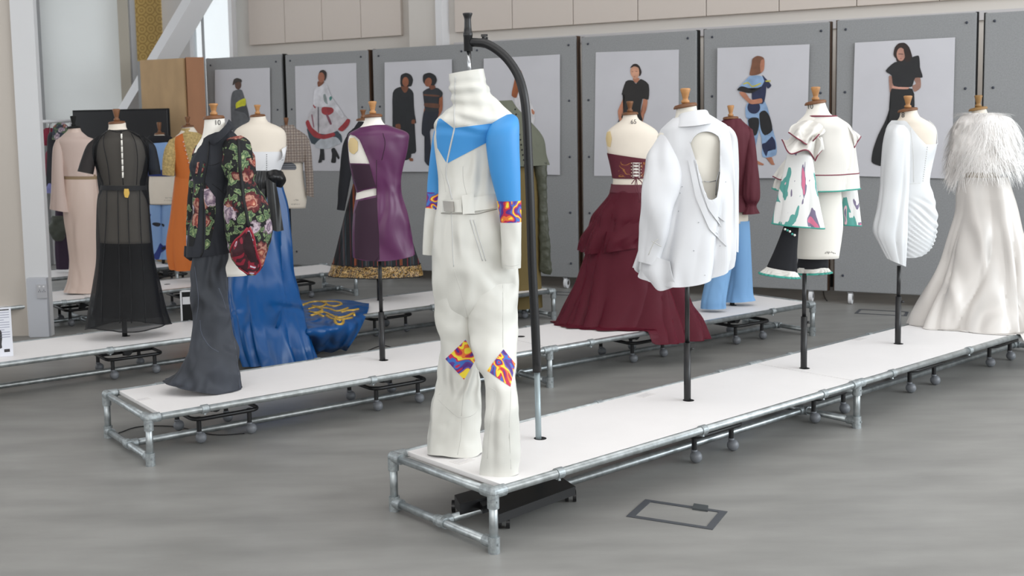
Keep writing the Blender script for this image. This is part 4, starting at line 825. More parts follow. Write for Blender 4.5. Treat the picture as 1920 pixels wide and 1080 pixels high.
# ---- one-shouldered white mini dress
Fw = form(1, 3.46, .34, 'dress form wearing the one-shouldered white draped mini dress', (1702, 205),
    [(207, 1686, 1719, 0, .95), (218, 1687, 1724, 0, .9), (226, 1682, 1738, 0, .8), (234, 1672, 1749, 0, .6), (246, 1664, 1756, 0, .55), (275, 1664, 1754, 0, .55), (310, 1670, 1748, 0, .6), (345, 1678, 1742, 0, .65), (390, 1672, 1752, 0, .6), (430, 1674, 1750, 0, .6), (450, 1676, 1746, 0, .6)], pole_top=.7)
p = Fw.hit(Fw.T.bvh, 1693, 220, .002); text(Fw, '8', p, .04, M_ink, Fw.root_form, rz=-.5)
G = Fw.root('mini_dress', 'one-shouldered white mini dress with ruched skirt and one long draped sleeve', 'dress')
md = loft(Fw, [(226, 1672, 1742, 0, .68), (236, 1664, 1752, 0, .6), (250, 1660, 1757, 0, .58), (275, 1661, 1756, -.01, .6), (305, 1666, 1749, -.01, .64), (341, 1674, 1743, -.01, .68), (365, 1671, 1750, -.01, .64), (404, 1668, 1757, -.01, .62), (440, 1668, 1755, -.01, .62), (462, 1672, 1747, -.01, .6), (472, 1676, 1738, -.01, .6)],
    110, 96, folds=[(.02, 3, .5, .6, 1, 8)], sag=.03)
for i, v in enumerate(md.V):   # ruching across the skirt
    z = v.z; a = smooth((1.13-z)/.1)*(1-.3*smooth((.8-z)/.1))
    md.V[i] = v + Vector((v.x, v.y, 0)).normalized()*a*.0042*(sin((z*1.0+v.x*.55+.25*v.x*sin(z*9))*2*pi/.032+5*noise.noise(v*5)))
cut(md, [(1640, 200), (1688, 224), (1700, 228), (1708, 238), (1722, 256), (1736, 271), (1748, 271), (1775, 268), (1775, 190)]); cut(md, [(1640, 200), (1688, 224), (1700, 228), (1708, 238), (1722, 256), (1736, 271), (1748, 271), (1775, 268), (1775, 190)], False)
M_wsat = mat('white_satin', (216, 218, 220), .5, drape=(4.5, .9, .035, .35), sheen=.1)
put(md, 'bodice_and_skirt', M_wsat, G, .003)
for i in range(16):
    p = Fw.hit(md.bvh, 1739-i*.55, 276+i*4.2, .002); bm = bmesh.new(); bmesh.ops.create_icosphere(bm, subdivisions=1, radius=.0035, matrix=Matrix.Translation(p)); bmo('button', bm, M_zip, G)
seams(Fw, md.bvh, [[(1674, 343), (1700, 345), (1741, 342)], [(1707, 240), (1712, 290), (1713, 342)]], M_seam, G)
ds = loft(Fw, [((1673, 232), (1702, 236), -.05, .6), ((1662, 243), (1706, 252), -.07, .7), ((1656, 268), (1706, 275), -.08, .7), ((1653, 310), (1704, 315), -.09, .65), ((1651, 354), (1702, 356), -.09, .6), ((1645, 395), (1699, 400), -.1, .55), ((1638, 432), (1697, 445), -.1, .5), ((1650, 458), (1697, 475), -.1, .4), ((1665, 485), (1697, 499), -.1, .3)], 80, 70, folds=[(.16, 4, .4, .08, .8, 1), (.06, 9, 1, .3, 1, 0)], wr=(.006, 6, 2))
put(ds, 'draped_sleeve', M_wsat, G, .002)
# ---- gown with feather top
Fg = form(1, 4.42, .34, 'dress form wearing the white gown and feather bolero at the right edge', (1834, 203),
    [(205, 1820, 1849, 0, .95), (214, 1821, 1853, 0, .9), (224, 1812, 1862, 0, .75), (234, 1798, 1878, 0, .6), (250, 1792, 1886, 0, .55), (300, 1800, 1880, 0, .6), (335, 1806, 1874, 0, .65), (380, 1800, 1882, 0, .6), (440, 1802, 1880, 0, .6)], knob_h=.072, wood=mat('olive_wood', (138, 104, 58), .5), base=True)
G = Fg.root('gown_skirt', 'full white satin gown skirt spreading over the right end of the platform', 'gown')
M_gown = mat('ivory_satin', (208, 203, 198), .34, drape=(2.4, 1.0, .09, .28), spec=.5)
gb = Fg.Z(1862, 652, .06).y
gs = loft(Fg, [(332, 1800, 1890, 0, .62), (345, 1797, 1894, 0, .6), (370, 1791, 1900, 0, .6), (410, 1782, 1908, 0, .6), (450, 1772, 1917, -.01, .6), (490, 1760, 1926, -.02, .6), (530, 1746, 1936, -.04, .6), (565, 1728, 1946, -.07, .6), (588, 1716, 1954, -.1, .58), ((1710, 606), (1962, 626), -.14, .56), ((1712, 614), (1966, 645), -.16, .55), ((1716, 622), (1968, 660), -.17, .55)],
    130, 150, folds=[(.13, 7, .3, .03, .6, 2.5), (.07, 13, 1.4, .1, .8, -3), (.08, 4, 2.5, .2, 1, 2)], wr=(.03, 3, 2.2), sag=.0)
zf = ZD+.004; settle(gs, 1, .17)
put(gs, 'satin_skirt', M_gown, G, .003)
Gf = Fg.root('feather_bolero', 'fluffy pale grey ostrich feather bolero over the ivory gown', 'bolero')
fb = loft(Fg, [(212, 1812, 1862, 0, .8), (220, 1800, 1888, 0, .7), (234, 1790, 1902, 0, .65), (258, 1784, 1908, 0, .65), (285, 1780, 1908, 0, .65), (308, 1782, 1904, 0, .62), (322, 1790, 1896, 0, .6)], 40, 60, wr=(.02, 12, 12))
M_fea = mat('feather_white', (246, 244, 242), .8); M_fea2 = mat('feather_grey', (236, 232, 229), .8)
put(fb, 'feather_base', M_fea2, Gf)
V, Fc = [], []; rnd = random.Random(5); cen = Vector((0, 0, 0))
for i in range(3600):
    a, bq = rnd.random()*2*pi, rnd.random(); ii = int(bq*38); jj = int(a/(2*pi)*60) % 60; p = fb.V[ii*60+jj].copy(); c0 = Vector((0, p.y*.2, p.z)); nrm = (p-c0); nrm.z = 0; nrm.normalize()
    tg = Vector((-nrm.y, nrm.x, 0)); L_ = .05+.06*rnd.random(); d = (nrm*(.35+.4*rnd.random())+Vector((0, 0, -1))*(.5+.5*rnd.random())+tg*(rnd.random()-.5)*1.3).normalized(); wv = tg*.0016+nrm*.0006
    if bq < .1: d = (nrm*.6+Vector((0, 0, .25*rnd.random()))+tg*(rnd.random()-.5)).normalized()
    k0 = len(V); 
    for q in range(5):
        f = q/4; pt = p+d*L_*f+Vector((0, 0, -1))*L_*.35*f*f+tg*.006*sin(f*5+i); ww = wv*(1-f*.8); V += [pt-ww, pt+ww]
    for q in range(4): Fc.append((k0+2*q, k0+2*q+1, k0+2*q+3, k0+2*q+2))
o = mk('feather_strands', V, Fc, M_fea, Gf, True); o['kind'] = 'stuff'
V, Fc = [], []
for i in range(420):   # wispy hanging tips at the left sleeve
    j = rnd.choice(range(24, 40)); p = fb.V[rnd.randint(26, 39)*60+j].copy(); L_ = .07+.08*rnd.random(); tg = Vector((rnd.random()-.5, rnd.random()-.5, 0))*.4; k0 = len(V)
    d = (Vector((-.35*rnd.random(), 0, -1))+tg).normalized()
    for q in range(4):
        f = q/3; pt = p+d*L_*f; V += [pt-Vector((.0012, 0, 0))*(1-f*.7), pt+Vector((.0012, 0, 0))*(1-f*.7)]
    for q in range(3): Fc.append((k0+2*q, k0+2*q+1, k0+2*q+3, k0+2*q+2))
o = mk('hanging_feather_tips', V, Fc, M_fea2, Gf, True); o['kind'] = 'stuff'
# ================================================================== second row
# ---- floral jacket and dark flared trousers
M_navy = mat('black_denim_shirt', (30, 33, 41), .75, drape=(8, .7, .02, .5), vary=(5, .15)); M_den = mat('washed_black_denim_highlights', (50, 53, 59), .75, drape=(6, 1.0, .05, .6), two=(60, 64, 73), vary=(5, .35), stretch=(1, 1, .35))  # second, lighter denim tone paints in wrinkle highlights
M_flo = floral_mat('floral_tapestry', 12, (18, 20, 22)); M_thr = mat('black_piping', (16, 17, 20), .7); M_red = mat('red_binding', (150, 34, 52), .6)
Fa = form(2, .47, .36, 'dress form wearing the floral sleeved black jacket, number inked on its neck', (401, 219),
    [(221, 383, 421, 0, .95), (240, 382, 424, 0, .9), (258, 378, 430, 0, .75), (275, 368, 444, 0, .6), (300, 362, 450, 0, .6), (345, 372, 432, .03, .5), (385, 374, 424, .03, .5), (430, 372, 424, .03, .5), (470, 374, 432, .03, .5), (495, 376, 458, .05, .6), (516, 378, 463, .05, .6)], knob_h=.058, linen=M_linenw)
p = Fa.hit(Fa.T.bvh, 408, 234, .002); text(Fa, '10', p, .035, M_ink, Fa.root_form, rz=.2)
G = Fa.root('jacket', 'black shirt jacket with floral tapestry panels and huge gathered floral sleeve', 'jacket')
jk = loft(Fa, [((382, 252), (432, 243), 0, .75), ((376, 264), (446, 256), 0, .65), (278, 368, 453, 0, .6), (300, 359, 455, 0, .6), (315, 356, 452, 0, .62), (345, 363, 442, 0, .62), (375, 361, 436, 0, .64), (402, 361, 434, 0, .62), (432, 354, 433, 0, .6), (465, 351, 431, 0, .6), ((350, 482), (430, 474), 0, .58)], 90, 80, wr=(.005, 7, 6))
put(jk, 'shirt_body', M_navy, G, .002)
put(patch(Fa, [[(391, 258, .02), (394, 262, -.08), (420, 238, -.09), (429, 224, .02)], [(388, 262, .02), (402, 272, -.1), (428, 246, -.11), (436, 232, .02)], [(384, 262, .0), (403, 268, -.105), (425, 252, -.12), (440, 240, .0)]], 12, 20), 'collar', M_navy, G, .003)
stroke(Fa, [(392, 262), (390, 290), (386, 320), (382, 345), (381, 380), (381, 430), (380, 482)], .0035, 'button_placket', M_thr, G, jk.bvh, .003)
put(decal(Fa, jk.bvh, [(378, 343), (382, 372), (386, 400), (386, 430), (384, 468)], [(384, 343), (404, 370), (404, 400), (400, 430), (392, 468)], .003, 30, 10), 'floral_panel', M_flo, G, .001)
put(decal(Fa, jk.bvh, [(367, 345), (360, 380), (356, 430), (354, 462)], [(375, 345), (373, 380), (370, 430), (362, 462)], .003, 30, 8), 'floral_panel', M_flo, G, .001)
put(decal(Fa, jk.bvh, [(370, 304), (365, 330)], [(374, 304), (369, 330)], .003, 8, 4), 'floral_pocket_trim', M_flo, G, .001)
put(decal(Fa, jk.bvh, [(381, 307), (376, 332)], [(385, 307), (379, 332)], .003, 8, 4), 'floral_pocket_trim', M_flo, G, .001)
seams(Fa, jk.bvh, [[(380, 303), (395, 310), (412, 305)], [(398, 345), (420, 362), (433, 372)]], M_thr, G, .0018)
fs = loft(Fa, [((430, 258), (452, 254), -.04, .7), ((420, 266), (466, 264), -.06, .8), ((418, 290), (474, 288), -.09, .85), ((419, 318), (479, 318), -.1, .85), ((426, 342), (478, 342), -.11, .85), ((427, 360), (485, 358), -.12, .85), ((421, 385), (500, 378), -.13, .8), ((420, 410), (507, 404), -.13, .8), ((426, 440), (509, 436), -.13, .75), ((429, 466), (506, 464), -.13, .7), ((436, 490), (497, 492), -.13, .6), ((450, 506), (487, 508), -.13, .5), ((466, 516), (477, 516), -.13, .4)],
    110, 80, folds=[(.03, 5, 1, 0, .3, 6)], wr=(.012, 11, 14))
put(fs, 'floral_sleeve', M_flo, G, .002)
stroke(Fa, [(447, 262), (449, 290), (450, 318), (454, 345), (457, 375), (462, 400), (466, 425)], .0085, 'gathering_strip', M_thr, G, fs.bvh, .001)
stroke(Fa, [(464, 256), (470, 270), (473, 300)], .004, 'armhole_piping', M_thr, G, fs.bvh, .001)
M_lin = marble_mat('red_lining_print', 14, 2.3, [(0, (60, 18, 30)), (.35, (140, 28, 50)), (.62, (200, 190, 205)), (.75, (150, 40, 60))])
op = [[(464, 427), (452, 441), (440, 452), (432, 470), (434, 488), (448, 502), (466, 514)], [(468, 426), (474, 440), (478, 455), (480, 470), (486, 488), (488, 503), (478, 515)]]
put(decal(Fa, fs.bvh, op[0], op[1], .004, 30, 18, -.2), 'sleeve_lining', M_lin, G, .001)
put(decal(Fa, fs.bvh, [(464, 434), (458, 448), (455, 462), (462, 480), (470, 492)], [(468, 434), (473, 448), (476, 462), (480, 480), (484, 492)], .006, 20, 10, -.2), 'sleeve_opening_shade', mat('deep_red_black', (40, 16, 24), .8), G, .001)  # dark patch paints the shade inside the sleeve
for q in op: stroke(Fa, q, .005, 'red_binding', M_red, G, fs.bvh, .005)
put(loft(Fa, [((368, 272), (384, 272), .06, .8), ((358, 300), (382, 300), .08, .8), ((352, 380), (376, 385), .09, .8), ((349, 440), (372, 446), .09, .7), ((350, 462), (372, 470), .09, .7)], 40, 36, wr=(.005, 9, 9)), 'floral_sleeve', M_flo, G, .002)
put(loft(Fa, [((346, 461), (366, 468), .07, .7), ((345, 475), (362, 486), .07, .7), ((345, 480), (357, 489), .07, .7)], 8, 30), 'cuff', M_navy, G, .002)
G = Fa.root('trousers', 'washed black denim flared trousers trailing on the second platform', 'trousers')
tb_ = Fa.Z(385, 738, ZD+.01).y
tr = loft(Fa, [((366, 462), (428, 462), 0, .62), (490, 362, 429, 0, .62), (520, 359, 428, 0, .62), (552, 355, 428, 0, .62), (580, 358, 430, 0, .62), (604, 360, 433, 0, .6), (635, 357, 441, 0, .6), (665, 351, 448, -.03, .58), ((336, 695), (451, 695), -.05, .56), ((314, 710), (454, 722), -.06, .56), ((303, 714), (456, 737), -.07, .6)],
    120, 110, folds=[(.04, 5, .5, .35, .8, 1), (.02, 11, 2, .55, 1, 1)], wr=(.014, 6, 7))
for i, v in enumerate(tr.V):
    if v.z < ZD+.004: tr.V[i] = Vector((v.x, v.y, ZD+.004))
put(tr, 'denim_body', M_den, G, .003)
seams(Fa, tr.bvh, [[(424, 520), (428, 570), (436, 615), (445, 680), (450, 730)], [(375, 600), (378, 625), (392, 648), (410, 660)], [(365, 500), (372, 560), (368, 600)], [(410, 540), (418, 560), (424, 580)]], mat('denim_seam', (84, 90, 104), .8), G, .0016)
# ---- purple satin dress
M_pur = mat('purple_satin', (84, 32, 76), .36, drape=(5, .6, .03, .6), spec=.5, vary=(3, .12)); M_purd = mat('dark_plum_crepe', (46, 16, 40), .7)
Fp = form(2, 1.5, .34, 'dress form wearing the purple satin dress, one armhole plate bare', (699, 216),
    [(218, 684, 714, 0, .95), (228, 683, 717, 0, .9), (238, 676, 728, 0, .75), (248, 660, 748, 0, .6), (262, 653, 756, 0, .56), (290, 654, 755, 0, .58), (310, 657, 751, 0, .6), (340, 664, 744, 0, .64), (360, 668, 742, 0, .64), (400, 664, 748, 0, .6), (450, 668, 744, 0, .6), (470, 670, 742, 0, .6)], linen=M_linenw)
M_plate = mat('armhole_plate', (214, 190, 140), .6)
put(decal(Fp, Fp.T.bvh, [(656, 259), (653, 270), (655, 284), (660, 288)], [(664, 258), (671, 266), (671, 282), (664, 289)], .004, 14, 10), 'armhole_plate', M_plate, Fp.root_form, .002)
G = Fp.root('dress', 'purple satin dress with cut-out back and high collar front panel', 'dress')
pd = loft(Fp, [((682, 235), (725, 234), 0, .8), ((672, 241), (740, 239), 0, .7), ((654, 252), (765, 250), 0, .6), (268, 652, 766, 0, .6), (290, 654, 762, 0, .6), (308, 656, 757, 0, .62), (335, 661, 752, 0, .64), (361, 668, 753, 0, .64), (380, 665, 758, 0, .62), (400, 662, 764, 0, .62), (435, 661, 771, 0, .6), (465, 661, 776, 0, .58), ((662, 482), (778, 476), 0, .58)], 110, 110, folds=[(.012, 6, 0, .5, 1, 1)], wr=(.004, 5, 4), sag=.02)
cut(pd, [(640, 246), (656, 252), (666, 255), (674, 262), (682, 280), (693, 307), (657, 306), (640, 306)]); cut(pd, [(630, 246), (656, 252), (668, 256), (672, 262), (676, 290), (672, 306), (640, 306)], False)
cut(pd, [(660, 376), (671, 361), (682, 357), (706, 352), (706, 366), (688, 370), (672, 374)])
for f_, mm in (('satin_body', M_pur),): put(pd, f_, mm, G, .002)
put(decal(Fp, pd.bvh, [(658, 308), (660, 335), (668, 358)], [(693, 309), (700, 335), (705, 350)], .002, 20, 14), 'plum_bodice', M_purd, G, .001)
put(decal(Fp, pd.bvh, [(672, 377), (664, 400), (662, 440), (663, 484)], [(706, 370), (708, 400), (710, 440), (712, 492)], .002, 30, 14), 'plum_wrap_skirt', M_purd, G, .001)
seams(Fp, pd.bvh, [[(706, 300), (706, 350), (707, 400), (710, 440), (711, 490)], [(718, 250), (722, 270), (716, 300)]], M_purd, G, .002)
# ---- burgundy gown
M_burg = mat('burgundy_satin', (88, 20, 38), .5, bump=(9, .3, .01)); M_org = sheer_mat('burgundy_organza', (88, 14, 34), .72)
Fu = form(2, 3.44, .33, 'dress form wearing the burgundy corset and organza gown, shoulders bare', (1181, 212),
    [(214, 1168, 1194, 0, .95), (224, 1166, 1198, 0, .85), (234, 1153, 1216, 0, .65), (246, 1139, 1232, 0, .56), (260, 1136, 1235, 0, .55), (285, 1139, 1230, 0, .58), (305, 1144, 1222, 0, .62), (333, 1149, 1218, 0, .66), (348, 1148, 1220, 0, .66), (380, 1142, 1228, 0, .6), (430, 1145, 1225, 0, .6)], linen=M_linen, wood=M_woodd, base=True)
p = Fu.hit(Fu.T.bvh, 1188, 232, .002); text(Fu, '65', p, .04, M_ink, Fu.root_form, rz=.2)
put(decal(Fu, Fu.T.bvh, [(1138, 248), (1136, 260), (1139, 274)], [(1144, 246), (1147, 260), (1144, 276)], .004, 12, 8), 'armhole_plate', M_plate, Fu.root_form, .002)
G = Fu.root('corset', 'burgundy strapless corset laced up the back with gold brocade', 'corset')
co = loft(Fu, [((1139, 287), (1228, 300), 0, .6), ((1141, 295), (1226, 305), 0, .61), (312, 1145, 1222, 0, .64), (334, 1149, 1219, 0, .67)], 30, 80); 
for i, v in enumerate(co.V): co.V[i] = Vector((v.x*1.02, v.y*1.03, v.z))
put(co, 'corset_body', M_burg, G, .003)
M_brc = marble_mat('gold_brocade', 12, 3, [(0, (88, 20, 38)), (.45, (150, 96, 48)), (.6, (96, 28, 38))])
put(decal(Fu, co.bvh, [(1162, 303), (1160, 318), (1160, 332)], [(1182, 304), (1182, 318), (1182, 332)], .003, 12, 10), 'brocade_panel', M_brc, G, .001)
put(decal(Fu, co.bvh, [(1202, 304), (1202, 318), (1202, 332)], [(1214, 304), (1214, 318), (1214, 332)], .003, 12, 8), 'brocade_panel', M_brc, G, .001)
for i in range(5):
    v = 306+i*6
    for a, b_ in (((1185, v), (1201, v+4)), ((1201, v), (1185, v+4))): stroke(Fu, [a, ((a[0]+b_[0])/2, v+2), b_], .0022, 'lace', M_burg, G, co.bvh, .007)
    for u in (1184, 1202):
        p = Fu.hit(co.bvh, u, v, .005); bm = bmesh.new(); bmesh.ops.create_icosphere(bm, subdivisions=1, radius=.004, matrix=Matrix.Translation(p)); bmo('eyelet', bm, mat('cream_eyelet', (222, 206, 180), .4), G)
put(decal(Fu, co.bvh, [(1186, 305), (1186, 333)], [(1200, 305), (1200, 333)], .0035, 12, 6), 'modesty_gap', M_linenw, G, .0005)
for q in ([(1193, 333, -.16), (1186, 342, -.17), (1184, 345, -.17)], [(1194, 333, -.16), (1204, 343, -.17), (1202, 352, -.17)], [(1193, 333, -.165), (1195, 350, -.18), (1199, 368, -.2), (1197, 380, -.2)], [(1193, 333, -.165), (1191, 348, -.18), (1194, 362, -.2)]): stroke(Fu, q, .003, 'lace_end', M_burg, G)
G = Fu.root('gown_skirt', 'voluminous burgundy organza gown skirt with tiered flounces', 'gown')
sk = loft(Fu, [(346, 1147, 1222, 0, .66), (362, 1143, 1228, 0, .64), (395, 1128, 1238, 0, .62), (440, 1108, 1252, 0, .6), (490, 1092, 1266, 0, .58), (540, 1078, 1282, -.02, .56), (585, 1062, 1300, -.05, .56), ((1050, 612), (1312, 614), -.09, .56), ((1048, 624), (1315, 632), -.12, .56), ((1052, 630), (1316, 640), -.13, .56)], 110, 150, folds=[(.13, 7, .4, .05, .7, 2), (.06, 15, .9, .2, .9, -2)], wr=(.018, 4, 2), sag=.0)
settle(sk, 2, .16)
M_burl = mat('burgundy_lining', (50, 10, 24), .6, vary=(4, .1))
inner = loft(Fu, [(346, 1148, 1221, 0, .65), (400, 1134, 1234, 0, .6), (490, 1112, 1258, 0, .56), (560, 1098, 1274, 0, .52), (604, 1086, 1290, -.03, .5)], 50, 90, folds=[(.06, 6, 1, .1, .8, 1)])
put(inner, 'satin_lining', M_burl, G, .002); put(sk, 'organza_skirt', M_org, G, .0015)
def flounce(rows, nm, f=.08, st=0):
    M_ = loft(Fu, rows, 40, 150, folds=[(f*1.5, 8, .2, .1, 1, 1), (.07, 19, 1, .4, 1, 0)], wr=(.014, 5, 4), hemwave=(.0 if st else .025, 2, 2.2))
    if st: settle(M_, st, .16, .008)
    put(M_, nm, M_org, G, .0012)
flounce([(352, 1145, 1225, 0, .66), (375, 1134, 1234, 0, .66), (400, 1117, 1248, 0, .64), (420, 1112, 1254, 0, .62), (438, 1110, 1256, 0, .62)], 'flounce')
flounce([(395, 1122, 1240, 0, .63), (420, 1108, 1250, 0, .64), (445, 1096, 1258, 0, .62), (466, 1094, 1262, 0, .6)], 'flounce', .1)
flounce([(430, 1112, 1250, 0, .58), (500, 1090, 1266, 0, .6), (560, 1072, 1286, -.02, .6), (600, 1056, 1304, -.06, .58), ((1048, 624), (1316, 632), -.12, .58), ((1054, 630), (1316, 640), -.13, .58)], 'flounce', .09, 2)
put(loft(Fu, [(345, 1146, 1223, 0, .68), (352, 1145, 1225, 0, .68), (360, 1143, 1228, 0, .67)], 8, 80), 'waistband', M_burg, G, .003)
# ---- burgundy shirt and pale blue trousers
Ft = form(2, 4.4, .3, 'dress form in the dark burgundy balloon-sleeved blouse behind the white blazer', (1370, 220),
    [(222, 1358, 1383, 0, .95), (235, 1356, 1388, 0, .8), (250, 1342, 1404, 0, .6), (300, 1344, 1402, 0, .6), (360, 1350, 1396, 0, .62), (395, 1344, 1402, 0, .62), (418, 1342, 1403, 0, .6)], knob_h=.075, linen=M_linen, pole_top=.8)
G = Ft.root('blouse', 'dark burgundy blouse with balloon sleeve and gathered peplum hem', 'blouse')
M_bl2 = mat('burgundy_poplin', (84, 24, 38), .75, drape=(7, .6, .02, .3))
put(loft(Ft, [((1357, 224), (1388, 222), 0, .8), (230, 1351, 1396, 0, .7), (240, 1342, 1407, 0, .62), (256, 1336, 1413, 0, .6), (300, 1338, 1414, 0, .6), (345, 1340, 1410, 0, .62), (364, 1340, 1408, 0, .62), (368, 1338, 1410, 0, .62), (396, 1332, 1420, 0, .62)], 70, 90, folds=[(.04, 18, 0, .7, .5, 0), (.03, 4, 0, .3, 1, 1)], wr=(.003, 6, 4)), 'blouse_body', M_bl2, G, .002)
put(loft(Ft, [((1404, 238), (1411, 243), -.02, .8), ((1400, 270), (1416, 268), -.04, .9), ((1398, 310), (1420, 306), -.06, .9), ((1394, 345), (1424, 345), -.07, .9), ((1394, 370), (1424, 372), -.07, .9), ((1400, 384), (1418, 386), -.07, .8), ((1392, 402), (1424, 400), -.07, .8)], 50, 50, folds=[(.06, 9, 0, .2, .4, 0)]), 'balloon_sleeve', M_bl2, G, .002)
G = Ft.root('trousers', 'pale blue wide-leg trousers standing on the second platform', 'trousers')
M_sky = mat('pale_blue_crepe', (118, 162, 206), .7, drape=(6, .5, .02, .3))
ya, yb = Ft.Z(1337, 583, ZD+.006).y, Ft.Z(1388, 571, ZD+.006).y
put(loft(Ft, [((1344, 414), (1378, 414), 0, .8), ((1336, 470), (1376, 470), ya*.4, .8), ((1324, 520), (1368, 520), ya*.7, .7), ((1315, 560), (1361, 560), ya, .6), ((1313, 578), (1361, 578), ya, .6)], 60, 60, folds=[(.05, 5, 0, .2, .6, 1)], wr=(.004, 5, 2)), 'trouser_leg', M_sky, G, .002)
put(loft(Ft, [((1366, 414), (1405, 414), 0, .8), ((1370, 470), (1408, 470), yb*.4, .8), ((1368, 520), (1410, 520), yb*.7, .7), ((1362, 552), (1412, 550), yb, .6), ((1359, 566), (1417, 563), yb, .6)], 60, 60, folds=[(.06, 5, 1, .2, .6, 1)], wr=(.004, 5, 2)), 'trouser_leg', M_sky, G, .002)
# ================================================================== third row
# ---- sheer black dress
M_shr = sheer_mat('black_organza', (13, 13, 16), .7); M_slip = sheer_mat('black_slip', (16, 17, 20), .8); M_lintan = mat('form_linen_tan', (150, 128, 92), .85)
Fs3 = form(3, -3.36, .34, 'dress form wearing the sheer black organza dress with a tag at its waist', (219, 229),
    [(231, 203, 236, 0, .95), (242, 203, 238, 0, .9), (252, 196, 250, 0, .75), (264, 182, 268, 0, .6), (285, 178, 274, 0, .56), (320, 186, 268, 0, .6), (348, 194, 262, 0, .65), (380, 184, 276, 0, .62), (430, 186, 280, 0, .6), (455, 188, 282, 0, .6)], linen=M_linen, wood=M_woodd, knob_h=.075)
G = Fs3.root('dress', 'long sheer black organza dress with dark seams and short sleeves', 'dress')
bod = loft(Fs3, [((203, 243), (240, 243), 0, .85), ((193, 250), (256, 250), 0, .7), ((176, 266), (276, 264), 0, .6), (290, 173, 280, 0, .58), (320, 181, 278, 0, .62), (347, 190, 274, 0, .66), (350, 189, 275, 0, .66)], 50, 80); put(bod, 'sheer_bodice', M_shr, G)
skt = loft(Fs3, [(350, 189, 275, 0, .66), (375, 182, 279, 0, .64), (430, 180, 284, 0, .62), (487, 180, 290, 0, .6), (530, 174, 300, 0, .6), (580, 165, 311, -.02, .6), ((160, 616), (320, 608), -.04, .58)], 80, 120, folds=[(.035, 9, 0, .4, 1, 0)], hemwave=(.012, 3, 1.2)); put(skt, 'sheer_skirt', M_shr, G)
slip = loft(Fs3, [(455, 188, 284, 0, .58), (490, 186, 288, 0, .58), (560, 178, 300, 0, .56), (592, 172, 308, -.02, .56)], 30, 60, folds=[(.04, 7, 0, .2, 1, 0)]); put(slip, 'inner_slip', M_slip, G)
put(loft(Fs3, [((178, 258), (196, 250), .0, .7), ((163, 272), (190, 268), -.01, .8), ((153, 296), (182, 294), -.01, .8), ((145, 321), (175, 327), -.01, .8)], 24, 40), 'sheer_sleeve', M_slip, G)
put(loft(Fs3, [((256, 252), (272, 256), .0, .7), ((264, 268), (290, 272), -.01, .8), ((274, 296), (297, 296), -.01, .8), ((279, 328), (302, 326), -.01, .8)], 24, 40), 'sheer_sleeve', M_slip, G)
BL_ = mat('black_binding', (10, 10, 14), .7)
for l in ([(196, 250), (194, 270), (202, 310), (206, 347)], [(246, 250), (254, 268), (258, 300), (256, 347)], [(188, 256), (176, 280), (178, 310)], [(262, 256), (276, 276), (280, 300)], [(227, 244), (228, 300), (231, 347)], [(203, 243), (220, 247), (240, 243)]): stroke(Fs3, l, .0026, 'seam_binding', BL_, G, bod.bvh, .001)
for i in range(7): 
    p = Fs3.hit(bod.bvh, 228+i*.4, 256+i*12, .004); bm = bmesh.new(); cyl(bm, p-Vector((.001, 0, .018)), p+Vector((0, 0, .018)), .0055, seg=10); bmo('keyhole_gap', bm, M_linenw, G, True)
for a, b_ in ((200, 192), (221, 224), (240, 245), (262, 270)): stroke(Fs3, [(a, 352), (a+(b_-a)*.1, 400), (a+(b_-a)*.4, 450), (b_, 520), (b_*1.3-a*.3, 606)], .0028, 'seam_binding', BL_, G, skt.bvh, .001)
R_ = [skt.V[(skt.n-1)*skt.m+j] for j in range(skt.m)]; V, Fc = tube(R_+[R_[0]], .004, 6); mk('hem_binding', V, Fc, BL_, G)
put(loft(Fs3, [(347, 189, 275, 0, .68), (356, 187, 276, 0, .68)], 4, 60), 'waist_sash', BL_, G, .002)
t_ = decal(Fs3, skt.bvh, [(233, 354), (232, 362), (234, 370)], [(241, 354), (243, 362), (240, 371)], .012, 8, 6); put(t_, 'swing_tag', mat('ochre_tag', (196, 160, 74), .7), G, .001)
# ---- blue gown with train
Fd = form(3, -2.38, .33, 'dress form with bare back wearing the blue satin gown', (483, 216),
    [(218, 469, 498, 0, .95), (228, 467, 502, 0, .88), (236, 452, 520, 0, .65), (246, 440, 534, 0, .56), (265, 438, 537, 0, .55), (290, 444, 534, 0, .58), (320, 452, 524, 0, .64), (345, 452, 524, 0, .66), (400, 440, 540, 0, .6), (430, 445, 535, 0, .6)], linen=M_linen, wood=M_wood, knob_h=.062)
G = Fd.root('bandeau', 'white strapless bandeau top gathered below the bust on the blue gown', 'top')
M_wt = mat('white_cotton', (222, 222, 224), .75)
bd_ = loft(Fd, [((440, 284), (536, 284), 0, .6), (296, 444, 534, 0, .62), (304, 446, 532, 0, .63), (318, 450, 526, 0, .66), (324, 449, 527, 0, .66)], 30, 120, folds=[(.02, 32, 0, .55, .4, 0)]); put(bd_, 'bandeau_body', M_wt, G, .003)
edged(patch(Fd, [[(528, 280, -.08), (534, 276, -.04), (538, 276, .02)], [(530, 292, -.1), (536, 284, -.06), (537, 274, 0)], [(526, 302, -.1), (530, 298, -.08), (531, 300, -.02)]], 8, 20, ripple=(.006, 2, 0)), 'side_frill', M_wt, G, M_wt)
for i in range(8): p = Fd.hit(bd_.bvh, 500, 290+i*4, .003); bm = bmesh.new(); bmesh.ops.create_icosphere(bm, subdivisions=1, radius=.0035, matrix=Matrix.Translation(p)); bmo('hook', bm, M_ink, G)
G = Fd.root('gown_skirt', 'royal blue satin gown skirt with long train embroidered in gold', 'gown')
M_blue = mat('royal_blue_satin', (4, 74, 134), .32, drape=(3.5, .8, .05, .35), spec=.5)
